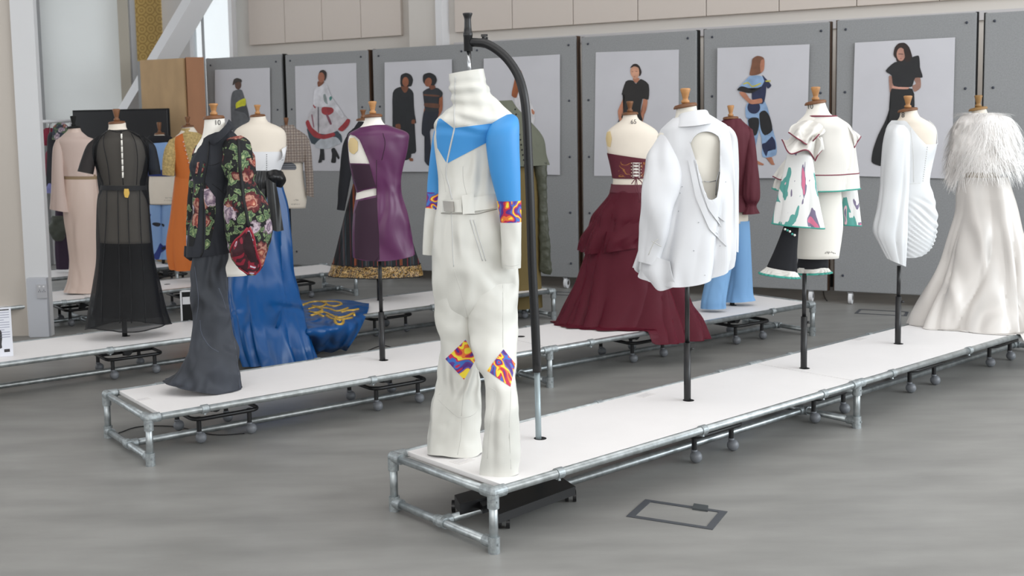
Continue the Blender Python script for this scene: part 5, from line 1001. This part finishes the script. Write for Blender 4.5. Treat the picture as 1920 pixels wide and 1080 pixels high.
gsk = loft(Fd, [(328, 449, 526, 0, .68), (350, 444, 531, 0, .66), (390, 436, 540, 0, .64), (450, 428, 545, -.03, .62), (510, 424, 552, -.1, .64), (555, 427, 562, -.22, .66), (600, 434, 574, -.44, .62), ((443, 645), (584, 642), -.53, .6), ((455, 684), (592, 672), -.57, .56)], 120, 130, folds=[(.1, 6, .7, .05, .6, 2.5), (.05, 13, 1, .2, 1, -3)], wr=(.016, 4, 2))
for i, v in enumerate(gsk.V):
    if v.z < .012: gsk.V[i] = Vector((v.x, v.y, .012+.004*noise.noise(v*8)))
put(gsk, 'satin_skirt', M_blue, G, .002)
Zb = lambda u, v, z: Fd.Z(u, v, z)
tg = [[Zb(548, 520, .42), Zb(556, 545, .33), Zb(566, 562, .27), Zb(600, 563, .262), Zb(640, 562, .258), Zb(692, 569, .262)],
      [Zb(540, 545, .4), Zb(552, 572, .31), Zb(570, 584, .27), Zb(606, 586, .262), Zb(648, 584, .262), Zb(690, 584, .25)],
      [Zb(530, 575, .38), Zb(545, 605, .27), Zb(575, 618, .25), Zb(612, 616, .24), Zb(650, 610, .235), Zb(676, 616, .17)],
      [Zb(518, 610, .3), Zb(536, 640, .16), Zb(572, 650, .1), Zb(608, 650, .09), Zb(638, 645, .09), Zb(658, 644, .08)],
      [Zb(506, 650, .1), Zb(530, 666, .03), Zb(566, 664, .02), Zb(600, 662, .02), Zb(628, 658, .02), Zb(650, 655, .02)]]
tn = patch(Fd, tg, 60, 80, ripple=(.012, 6, 4), local=True)
for i in range(60):
    for j in range(80):
        f = smooth((i-22)/20); tn.V[i*80+j] = tn.V[i*80+j]+Vector((0, -.5, .35)).normalized()*.022*f*sin(j/80*2*pi*4.5+i*.04)
put(tn, 'train', M_blue, G, .003)
M_gemb = mat('gold_embroidery', (196, 160, 70), .45, .3, bump=(200, .6, .002), vary=(40, .3))
for c_ in ([(566, 573), (580, 568), (596, 566), (612, 570), (600, 576), (586, 574)], [(578, 580), (592, 577), (604, 582), (592, 587), (580, 585)], [(600, 566), (618, 566), (634, 567), (640, 571), (626, 575), (612, 572)], [(590, 590), (606, 586), (620, 591), (632, 596), (648, 594), (662, 588), (664, 592)],
           [(612, 592), (622, 598), (636, 600), (650, 598), (660, 596)], [(631, 594), (628, 602), (632, 608), (640, 608), (644, 603), (640, 599), (636, 602)], [(640, 586), (652, 583), (664, 582), (672, 580)], [(604, 578), (618, 580), (630, 584), (642, 582), (652, 578)], [(582, 592), (596, 590), (606, 594)]):
    stroke(Fd, c_, .011, 'gold_scroll', M_gemb, G, tn.bvh, .001, 5, seg=6)
G = Fd.root('sash', 'black satin sash tied in a bow over the blue gown', 'sash'); M_ss = mat('black_satin', (16, 16, 18), .35)
put(loft(Fd, [(319, 450, 527, 0, .69), (328, 448, 529, 0, .7), (340, 446, 531, 0, .7)], 8, 60, wr=(.003, 20, 20)), 'waist_band', M_ss, G, .003)
put(patch(Fd, [[(500, 322, -.2), (515, 318, -.22), (530, 322, -.2)], [(498, 336, -.24), (518, 332, -.27), (536, 338, -.22)], [(502, 346, -.2), (518, 350, -.22), (528, 352, -.2)]], 14, 14, ripple=(.01, 2, 1)), 'bow_loop', M_ss, G, .004)
put(patch(Fd, [[(478, 324, -.2), (490, 320, -.22), (502, 324, -.2)], [(474, 340, -.22), (488, 342, -.25), (504, 336, -.22)], [(476, 360, -.2), (490, 378, -.22), (500, 350, -.2)]], 14, 14, ripple=(.01, 2, 1)), 'bow_loop', M_ss, G, .004)
put(patch(Fd, [[(498, 336, -.24), (506, 336, -.25), (516, 338, -.24)], [(502, 380, -.26), (514, 380, -.27), (524, 380, -.25)], [(510, 431, -.27), (520, 434, -.28), (532, 432, -.27)]], 24, 12, ripple=(.006, 1, 3)), 'sash_tail', M_ss, G, .003)
put(patch(Fd, [[(490, 340, -.22), (498, 340, -.23), (506, 340, -.22)], [(478, 370, -.23), (490, 380, -.24), (500, 372, -.23)], [(476, 382, -.23), (486, 396, -.24), (498, 400, -.23)]], 20, 12), 'sash_tail', M_ss, G, .003)
# ---- black jacket and kilt
Fk = form(3, -1.33, .48, 'dress form in the long-sleeved black jacket behind the purple dress', (681, 223),
    [(225, 671, 693, 0, .95), (240, 668, 700, 0, .8), (255, 656, 722, 0, .6), (320, 662, 728, 0, .6), (360, 668, 722, 0, .6), (420, 664, 728, 0, .6)], knob_h=.06, linen=M_linenw, wood=M_woodd)
G = Fk.root('jacket', 'long-sleeved fitted black jacket behind the purple dress', 'jacket')
put(loft(Fk, [((670, 236), (700, 232), 0, .8), ((660, 243), (716, 240), 0, .65), ((650, 256), (738, 256), 0, .58), (290, 652, 740, 0, .58), (330, 660, 734, 0, .6), (352, 664, 730, 0, .6)], 40, 60), 'jacket_body', M_blk, G, .002)
put(loft(Fk, [((652, 252), (668, 248), -.02, .7), ((643, 272), (668, 274), -.03, .8), ((637, 320), (660, 322), -.05, .8), ((632, 393), (646, 395), -.06, .8)], 40, 36, wr=(.003, 9, 9)), 'sleeve', M_blk, G, .002)
put(patch(Fk, [[(672, 228, -.03), (680, 228, -.06), (690, 230, -.05)], [(664, 240, -.06), (676, 246, -.12), (690, 246, -.12)], [(660, 250, -.06), (672, 262, -.14), (686, 262, -.14)]], 8, 8), 'lapel', M_blk, G, .003)
G = Fk.root('skirt', 'pleated brocade skirt with rust stripes and gold sequin hem below the purple dress', 'skirt')
M_kilt = stripes_mat('kilt_stripes', (20, 22, 26), [(0, .085, .22, (150, 72, 34), .1), (0, .17, .2, (36, 58, 66), .6), (0, .085, .07, (120, 30, 40), .45), (0, .021, .3, (14, 14, 18), 0)])
kl = loft(Fk, [(345, 662, 738, 0, .62), (390, 650, 752, 0, .62), (430, 640, 766, 0, .6), (470, 631, 776, 0, .58), (496, 624, 785, 0, .56)], 60, 200, folds=[(.03, 22, 0, .1, .7, 0), (.04, 5, 1, .4, 1, 0)]); put(kl, 'pleated_skirt', M_kilt, G, .002)
kb = loft(Fk, [(494, 624, 785, 0, .565), (505, 620, 787, 0, .565), (516, 616, 789, 0, .565)], 14, 200, folds=[(.03, 22, 0, -2, .7, 0), (.05, 5, 1, -3, 1, 0)])
M_seq = marble_mat('gold_sequins', 75, 3, [(0, (24, 20, 18)), (.4, (150, 108, 50)), (.62, (225, 190, 120)), (.78, (70, 50, 28))]); M_seq.node_tree.nodes['Principled BSDF'].inputs['Roughness'].default_value = .3
put(kb, 'sequin_hem_band', M_seq, G, .003)
for i_ in (0, 13): R_ = [kb.V[i_*kb.m+j] for j in range(kb.m)]; V, Fc = tube(R_+[R_[0]], .004, 5); mk('hem_cord', V, Fc, M_blk, G)
# ---- olive cape outfit
Fo = form(3, -.3, .33, 'dress form under the olive cape, mostly hidden behind the jumpsuit', (940, 218),
    [(222, 930, 951, 0, .95), (240, 926, 958, 0, .7), (256, 912, 972, 0, .6), (300, 914, 970, 0, .6), (350, 918, 966, 0, .6), (420, 914, 970, 0, .6)], linen=M_linenw, wood=M_blackm)
G = Fo.root('cape', 'olive green cape with laced eyelet edge behind the black stand', 'cape')
M_olv = mat('olive_cotton', (96, 98, 84), .8, drape=(6, .5, .02, .6)); M_olv2 = mat('dark_olive_satin', (66, 68, 54), .5, bump=(30, .6, .01)); M_kh = mat('khaki_crepe', (104, 88, 48), .8)
put(loft(Fo, [((922, 190), (960, 188), 0, .8), ((916, 204), (970, 203), 0, .7), ((900, 232), (992, 226), 0, .6), ((886, 262), (1018, 258), 0, .52), ((880, 290), (1024, 290), 0, .5), ((878, 314), (1030, 309), 0, .5)], 50, 70, folds=[(.03, 5, 0, .3, 1, 0)], wr=(.006, 6, 3)), 'cape_body', M_olv, G, .003)
for i in range(12):
    p = Fo.L(966+i*1.6, 205+i*9.5, -.14-.012*i); bm = bmesh.new(); bmesh.ops.create_icosphere(bm, subdivisions=1, radius=.008, matrix=Matrix.Translation(p)); bmo('eyelet', bm, M_blackm, G)
G = Fo.root('long_skirt', 'long khaki wrap skirt falling to the third platform behind the jumpsuit', 'skirt')
put(loft(Fo, [(312, 892, 1004, 0, .55), (345, 888, 1010, 0, .55), (420, 884, 1012, 0, .55), (500, 882, 1012, 0, .55), (575, 880, 1016, 0, .55)], 50, 70, folds=[(.04, 5, 0, .2, 1, 1)]), 'skirt_body', M_kh, G, .003)
G = Fo.root('hanging_sleeve', 'dark olive gathered sleeve hanging to the right of the khaki skirt', 'sleeve')
put(loft(Fo, [((1000, 306), (1026, 304), -.04, .7), ((1005, 330), (1025, 328), -.05, .8), ((1010, 370), (1025, 368), -.05, .8), ((1010, 410), (1027, 410), -.05, .8), ((1011, 450), (1031, 450), -.05, .8), ((1012, 485), (1033, 485), -.05, .7), ((1012, 505), (1034, 505), -.05, .6), ((1020, 513), (1032, 515), -.05, .5)], 60, 40, folds=[(.06, 4, 0, 0, .4, 5)], wr=(.008, 18, 22)), 'sleeve_body', M_olv2, G, .003)
# ================================================================== fourth and fifth rows
M_peach = mat('peach_satin', (216, 194, 182), .5, drape=(6, .6, .03, .25)); M_blush = sheer_mat('blush_chiffon', (222, 200, 190), .8)
Fe = form(4, -2.44, .33, 'dress form in the peach outfit beside the white column, black knob', (138, 238),
    [(240, 128, 150, 0, .95), (256, 120, 158, 0, .75), (266, 108, 172, 0, .6), (300, 112, 172, 0, .58), (330, 120, 174, 0, .62), (380, 116, 182, 0, .6)], wood=M_blackm, linen=M_peach, knob_h=.08)
G = Fe.root('blouse', 'blush chiffon cropped blouse with long bell sleeve beside the white column', 'blouse')
put(loft(Fe, [((126, 246), (152, 246), 0, .8), ((115, 256), (164, 256), 0, .66), ((105, 268), (180, 266), 0, .6), (300, 110, 178, 0, .58), (320, 116, 180, 0, .6), (330, 117, 181, 0, .62)], 40, 60, folds=[(.03, 9, 0, .6, 1, 0)]), 'blouse_body', M_blush, G, .002)
put(loft(Fe, [((105, 262), (118, 258), -.02, .7), ((99, 280), (118, 282), -.04, .8), ((97, 320), (119, 322), -.05, .8), ((96, 355), (122, 360), -.05, .8), ((93, 392), (128, 398), -.05, .8)], 40, 40, folds=[(.06, 5, 0, .2, 1, 0)]), 'bell_sleeve', M_blush, G, .002)
G = Fe.root('long_skirt', 'long peach satin bias-cut skirt beside the sheer black dress', 'skirt')
put(loft(Fe, [(336, 118, 182, 0, .62), (370, 116, 186, 0, .62), (410, 119, 187, 0, .6), (450, 125, 186, 0, .6), (490, 130, 184, 0, .6), (525, 127, 187, 0, .6), (548, 120, 192, 0, .6)], 60, 80, folds=[(.05, 6, 0, .5, 1, 1)], wr=(.006, 5, 2)), 'satin_skirt', M_peach, G, .002)
put(loft(Fe, [(327, 118, 181, 0, .6), (337, 118, 182, 0, .6)], 4, 40), 'waistband', mat('tan_waistband', (150, 128, 100), .8), G, .002)
# light blue patterned outfit on the fifth row
def at4(u, no, t=.33):
    best = None
    for k in range(-490, 0):
        fr = RW[no]; p = fr.P+fr.e*(k*.01)+fr.d*t; r_ = Vector((p.x, p.y, 1.4))-CAMP; uu = PX0+FPX*r_.dot(_R)/r_.dot(_F)
        if best is None or abs(uu-u) < best[0]: best = (abs(uu-u), k*.01)
    return best[1]
sh = at4(303, 5)
Fh = form(5, sh, .33, 'dress form behind the sheer black dress, cream lower body with hand lettering', (299, 250),
    [(236+16, 290, 307, 0, .95), (258, 284, 314, 0, .8), (266, 278, 322, 0, .62), (300, 282, 326, 0, .6), (328, 280, 328, 0, .62), (350, 279, 330, 0, .62), (383, 281, 327, 0, .6)], wood=M_woodd, linen=M_linen, knob_h=.1, capr=.05)
scribble(Fh, Fh.T.bvh, 316, 371, 10, 2.5, M_ink, Fh.root_form, 5, 2); scribble(Fh, Fh.T.bvh, 315, 376, 12, 2, M_ink, Fh.root_form, 5, 3)
G = Fh.root('top', 'light blue top with black yoke and navy hem, behind the sheer black dress', 'top')
M_lb = mat('light_blue_poplin', (128, 160, 204), .75); M_nv = mat('navy_poplin', (26, 44, 104), .75)
h_ = put(loft(Fh, [((276, 262), (322, 262), 0, .6), (285, 272, 330, 0, .6), (328, 280, 326, 0, .64)], 30, 50, wr=(.004, 6, 6)), 'top_body', M_lb, G, .002)
put(loft(Fh, [((280, 254), (318, 254), 0, .62), ((274, 262), (326, 262), 0, .62), (272, 274, 318, 0, .63)], 10, 40), 'black_yoke', M_blk, G, .002)
put(loft(Fh, [(318, 277, 328, 0, .66), (330, 278, 328, 0, .66)], 4, 40), 'navy_hem', M_nv, G, .002)
G = Fh.root('trousers', 'light blue, navy and black patchwork trousers at the far left', 'trousers')
M_pw = marble_mat('patchwork_print', 3.4, 2.6, [(0, (128, 160, 204)), (.45, (24, 26, 34)), (.7, (30, 48, 120)), (.88, (128, 160, 204))])
for a, b_ in ((281, 303), (302, 326)): put(loft(Fh, [(384, a, b_, 0, .8), (430, a-1, b_, 0, .7), (486, a-2, b_+1, 0, .6)], 24, 36, folds=[(.05, 4, 0, .2, 1, 0)]), 'trouser_leg', M_pw, G, .002)
# orange dress
M_or = mat('orange_crepe', (196, 106, 42), .7, drape=(6, .5, .02, .2)); M_gf = mat('gold_floral_cotton', (176, 152, 100), .8, vary=(60, .3))
Fn = form(4, -1.46, .33, 'dress form in the orange dress with gold floral blouse, left of the floral jacket', (352, 236),
    [(238, 343, 363, 0, .95), (250, 336, 372, 0, .75), (262, 326, 384, 0, .6), (300, 326, 384, 0, .6), (335, 332, 376, 0, .62), (380, 328, 382, 0, .6)], wood=M_woodd, linen=M_linen, knob_h=.07)
G = Fn.root('blouse', 'gold floral high-neck blouse with gathered sleeves under the orange dress', 'blouse')
gbl = put(loft(Fn, [((341, 241), (364, 240), 0, .9), ((337, 250), (370, 248), 0, .8), ((326, 260), (384, 258), 0, .62), (280, 322, 386, 0, .6), (335, 330, 378, 0, .62)], 40, 60), 'blouse_body', M_gf, G, .002)
put(loft(Fn, [((318, 262), (332, 256), -.02, .7), ((309, 280), (330, 280), -.04, .85), ((305, 305), (328, 305), -.05, .85), ((305, 328), (327, 330), -.05, .8)], 30, 40, folds=[(.08, 6, 0, 0, .4, 2)]), 'gathered_sleeve', M_gf, G, .002)
G = Fn.root('dress', 'orange pinafore dress with diagonal buttoned neckline and dipped hem', 'dress')
od = put(decal(Fn, gbl.bvh, [(319, 262), (322, 285), (327, 310), (330, 335)], [(342, 250), (348, 280), (356, 310), (362, 335)], .008, 30, 20), 'bodice_panel', M_or, G, .003)
os_ = loft(Fn, [(332, 328, 378, 0, .64), (365, 324, 384, 0, .64), (410, 318, 388, 0, .62), (450, 312, 392, 0, .6), ((313, 480), (396, 470), 0, .6), ((318, 503), (392, 495), 0, .58)], 60, 90, folds=[(.07, 7, .3, .1, .8, 1)], sag=.03)
put(os_, 'dress_skirt', M_or, G, .003)
for i in range(9): p = Fn.hit(gbl.bvh, 344+i*2.0, 266+i*7.8, .016); bm = bmesh.new(); bmesh.ops.create_icosphere(bm, subdivisions=1, radius=.008, matrix=Matrix.Translation(p)); bmo('button', bm, mat('pink_button', (226, 178, 160), .5), G, True)
# checked jacket
Fc4 = form(4, -.52, .33, 'dress form in the checked cropped jacket, cream lower body lettered by hand', (537, 239),
    [(241, 528, 547, 0, .95), (256, 518, 560, 0, .7), (266, 508, 572, 0, .6), (310, 522, 568, 0, .6), (340, 522, 570, 0, .62), (370, 522, 575, 0, .6), (390, 524, 573, 0, .6)], wood=M_woodd, linen=M_linen, knob_h=.08, capr=.05)
scribble(Fc4, Fc4.T.bvh, 555, 375, 7, 3, M_ink, Fc4.root_form, 4, 5); scribble(Fc4, Fc4.T.bvh, 554, 383, 15, 2.5, M_ink, Fc4.root_form, 7, 4)
G = Fc4.root('jacket', 'cropped beige and brown checked jacket with long sleeve', 'jacket')
M_chk = stripes_mat('brown_check', (158, 146, 136), [(0, .05, .3, (124, 112, 106), 0), (2, .05, .3, (124, 112, 106), 0), (0, .05, .1, (84, 62, 54), .35), (2, .05, .1, (84, 62, 54), .35)])
put(loft(Fc4, [((524, 244), (556, 242), 0, .8), ((514, 250), (566, 248), 0, .66), ((502, 260), (577, 258), 0, .6), (280, 502, 579, 0, .58), (304, 506, 576, 0, .58)], 40, 60), 'jacket_body', M_chk, G, .003)
put(loft(Fc4, [((566, 256), (579, 260), -.02, .8), ((568, 285), (584, 286), -.04, .85), ((573, 330), (587, 330), -.05, .85), ((575, 366), (588, 370), -.05, .8)], 30, 36, wr=(.004, 10, 10)), 'sleeve', M_chk, G, .003)
put(loft(Fc4, [((526, 236), (550, 234), 0, .9), ((523, 246), (557, 244), 0, .85)], 8, 40), 'collar', M_chk, G, .003)
G = Fc4.root('camisole', 'grey striped camisole peeking below the checked jacket', 'top')
M_cs = stripes_mat('camisole_stripes', (120, 122, 128), [(2, .02, .4, (60, 62, 68), 0)])
put(loft(Fc4, [(300, 520, 566, 0, .62), (314, 522, 566, 0, .64), (318, 523, 566, 0, .64)], 12, 40), 'camisole_body', M_cs, G, .002)
# clothes rail behind, far left
RF = Fr(-3.95, 12.3, 0); r = thing('clothes_rail', 'white clothes rail behind the peach outfit', 'rail', RF.P)
bm = bmesh.new(); cyl(bm, RF.L(40, 229), RF.L(136, 227), .018); bmo('rail_bar', bm, M_white, r, True)
for u in (40, 132): bm = bmesh.new(); p = RF.L(u, 229); cyl(bm, (p.x, 0, 0), p, .016); bmo('upright', bm, M_white, r, True)
bm = bmesh.new(); cyl(bm, (RF.L(40, 229).x, 0, .05), (RF.L(132, 229).x, 0, .05), .016); bmo('foot_bar', bm, M_white, r, True)
def hangthing(name, label, cat, u0, u1, v0, v1, col, b=0, f=.08, fl=None):
    g = RF.root(name, label, cat, 'clothes hanging on the far rail'); mm = fl or mat('cloth_%d_%d_%d' % col, col, .8, vary=(8, .3))
    put(loft(RF, [((u0+(u1-u0)*.3, v0), (u0+(u1-u0)*.7, v0), b, .6), ((u0, v0+8), (u1, v0+8), b, .5), ((u0-1, (v0+v1)/2), (u1+1, (v0+v1)/2), b, .5), ((u0-2, v1), (u1+2, v1), b, .5)], 24, 40, folds=[(f, 5, u0, .1, 1, 1)], cap='t'), 'garment_body', mm, g, .003)
    p = RF.L((u0+u1)/2, v0, b); q = RF.L((u0+u1)/2, 229, 0); V, Fc = tube([p, (p+q)/2, q], .004, 6); mk('hanger_hook', V, Fc, M_steel, g)
hangthing('folded_textile', 'burgundy textile panel hanging at the left end of the rail', 'textile', 77, 106, 240, 273, (124, 32, 54))
hangthing('folded_textile', 'lower burgundy textile panel hanging below the first on the rail', 'textile', 86, 106, 279, 330, (126, 34, 56), .05)
hangthing('black_coat', 'black coat with lilac cuff half hidden behind the peach outfit', 'coat', 90, 128, 246, 350, (28, 27, 34), -.25)
hangthing('patterned_shawl', 'multicoloured floral shawl on the shoulder of the black coat', 'shawl', 100, 128, 230, 262, (80, 76, 90), -.34, fl=floral_mat('shawl_floral', 16, (52, 58, 70)))
hangthing('lilac_cuff', 'lilac cuff edging below the black coat sleeve', 'cuff', 87, 100, 344, 362, (120, 122, 170), -.3)
F5 = Fr(*at(5, at4(120, 5), .33)); g = F5.root('plum_skirt', 'dark plum skirt hanging above the farthest platform beside the column', 'skirt')
put(loft(F5, [(385, 104, 130, 0, .7), (430, 103, 132, 0, .6), (470, 103, 130, 0, .6), (505, 106, 128, 0, .6)], 30, 50, folds=[(.08, 7, 0, .1, 1, 1)]), 'skirt_body', mat('dark_plum', (40, 20, 44), .7), g, .003)
g = F5.root('silver_shoulder_bag', 'grey-green bundled cloth above the dark plum skirt', 'cloth')
put(loft(F5, [(405, 98, 118, -.1, .8), (425, 93, 124, -.1, .8), (445, 96, 122, -.1, .8), (452, 104, 116, -.1, .8)], 24, 40, wr=(.02, 12, 12), cap='tb'), 'bundle', mat('grey_green_cloth', (64, 68, 60), .7), g)
# ================================================================== signs, cards, floor boxes, cables
F3 = RW[3]
p = F3.Z(8, 668, ZD+.003); q0, q1 = Fr(*(F3.P+F3.e*p.x+F3.d*p.y)[:2]), None
g = q0.root('information_card', 'white printed information card standing on the third platform at the left edge', 'sign')
a = q0.L(-14, 578); b_ = q0.L(20, 578); z1 = a.z
boxo('card_sheet', (a.x, b_.x, -.003, .003, ZD+.001, z1), mat('card_paper', (222, 224, 232), .6), g)
for i in range(11):
    z = z1-.03-i*.013*1.15; boxo('printed_line', (a.x+.012, b_.x-.012-(.03 if i % 4 == 3 else 0), -.0036, -.003, z-.0022, z+.0022), mat('grey_print', (160, 162, 180), .7), g)
boxo('printed_heading', (a.x+.012, a.x+.09, -.0037, -.003, z1-.018, z1-.011), M_ink, g)
boxo('printed_logo', (b_.x-.05, b_.x-.018, -.0037, -.003, ZD+.028, ZD+.046), M_ink, g)
P_ = [(p.x, -.0036, p.z) for p in (q0.L(u, v) for u, v in ((0, 618), (3, 622), (4, 634), (3, 645), (4, 652), (0, 654), (-3, 640), (-2, 624)))]
mk('printed_figure', P_, [tuple(range(8))], M_ink, g, False)
boxo('card_foot', (a.x+.02, b_.x-.02, .0, .07, ZD+.0005, ZD+.006), M_white, g)
p = F3.Z(350, 601, ZD+.003); q0 = Fr(*(F3.P+F3.e*p.x+F3.d*p.y)[:2]); g = q0.root('framed_sign', 'small black and white framed sign behind the denim trousers', 'sign')
a, b_ = q0.L(337, 545), q0.L(372, 545)
boxo('black_panel', (a.x+.012, b_.x, -.004, .006, ZD+.002, a.z-.01), M_blackm, g); boxo('white_edge', (a.x, a.x+.012, -.01, .012, ZD+.001, a.z), M_white, g); boxo('white_top', (a.x, b_.x, -.01, .012, a.z-.01, a.z), M_white, g)
c_ = q0.L(342, 557), q0.L(357, 570); boxo('white_label', (c_[0].x, c_[1].x, -.0055, -.004, c_[1].z, c_[0].z), M_white, g)
def card(no, u, v, w_, h, label, lines=3):
    fr = RW[no]; p = fr.Z(u, v, ZD); g = thing('label_card', label, 'label', fr.P+fr.e*p.x+fr.d*p.y+Vector((0, 0, ZD)), fr.yaw+.1)
    boxo('card_sheet', (-w_/2, w_/2, -h/2, h/2, .0003, .001), mat('label_paper', (226, 222, 220), .6), g)
    for i in range(lines): boxo('printed_line', (-w_*.38, w_*(.3-.1*(i % 2)), h*(.25-.2*i)-.0012, h*(.25-.2*i)+.0012, .001, .0012), mat('faint_print', (186, 184, 190), .7), g)
card(1, 866, 864, .085, .06, 'small paper label between the jumpsuit feet on the front platform')
card(1, 1211, 741, .1, .055, 'small paper label left of the blazer pole on the front platform')
card(1, 1612, 636, .1, .055, 'small paper label near the mini dress pole on the front platform')
card(2, 268, 749, .07, .05, 'small paper label left of the denim trousers on the second platform')
card(2, 664, 668, .08, .05, 'small paper label left of the purple dress pole on the second platform')
# jumpsuit's pink scribble print
def floorbox(pts, label, wd, tab=None):
    g = thing('floor_box', label, 'floor box', (0, 0, 0), 0, 'flush floor boxes'); W = [Fr(0, 0, 0).Z(u, v, 0) for u, v in pts]; c = sum(W, Vector())/4
    I = [p+(W[(i+1) % 4]-p).normalized()*wd[i % 2]+(W[i-1]-p).normalized()*wd[(i+1) % 2] for i, p in enumerate(W)]
    for i in range(4):
        j = (i+1) % 4; bm = bmesh.new(); vs = [bm.verts.new((q.x, q.y, z)) for z in (.0005, .003) for q in (W[i], W[j], I[j], I[i])]
        for f in [(0, 1, 2, 3), (7, 6, 5, 4), (0, 4, 5, 1), (1, 5, 6, 2), (2, 6, 7, 3), (3, 7, 4, 0)]: bm.faces.new([vs[k_] for k_ in f])
        bmesh.ops.recalc_face_normals(bm, faces=bm.faces); bmo('frame_bar', bm, mat('floor_box_grey', (72, 75, 80), .5), g)
    if tab:
        T = [Fr(0, 0, 0).Z(u, v, 0) for u, v in tab]; bm = bmesh.new(); prism(bm, T, .0008, .008); bmo('cable_flap', bm, mat('floor_box_flap', (64, 68, 70), .5), g)
floorbox([(1174, 969), (1210, 937), (1364, 960), (1336, 994)], 'rectangular floor box outline in front of the nearest platform', (.022, .03), [(1298, 956), (1301, 947), (1328, 951), (1327, 960)])
floorbox([(1602, 588), (1611, 580), (1704, 585), (1700, 593)], 'distant floor box outline below the mini dress, near the pin boards', (.02, .022))
floorbox([(1040, 553), (1040, 547), (1085, 549), (1085, 555)], 'distant floor box outline beside the end of the third platform', (.02, .022))
def cable(pts, label, r_=.003):
    P = [Fr(0, 0, 0).Z(u, v, .004) for u, v in pts]; Q = [cr(P, i/6) for i in range((len(P)-1)*6)]; V, Fc = tube(Q, r_, 6); o = mk('cable', V, Fc, M_black); tag(o, label, 'cable')
cable([(222, 812), (262, 800), (330, 800), (400, 815), (470, 812)], 'thin black cable on the floor under the second platform')
cable([(690, 657), (716, 648), (738, 652), (760, 656)], 'thin black cable on the floor behind the purple dress pole')
cable([(1544, 545), (1546, 556), (1552, 566)], 'short brown strap hanging to the floor between two pin boards')
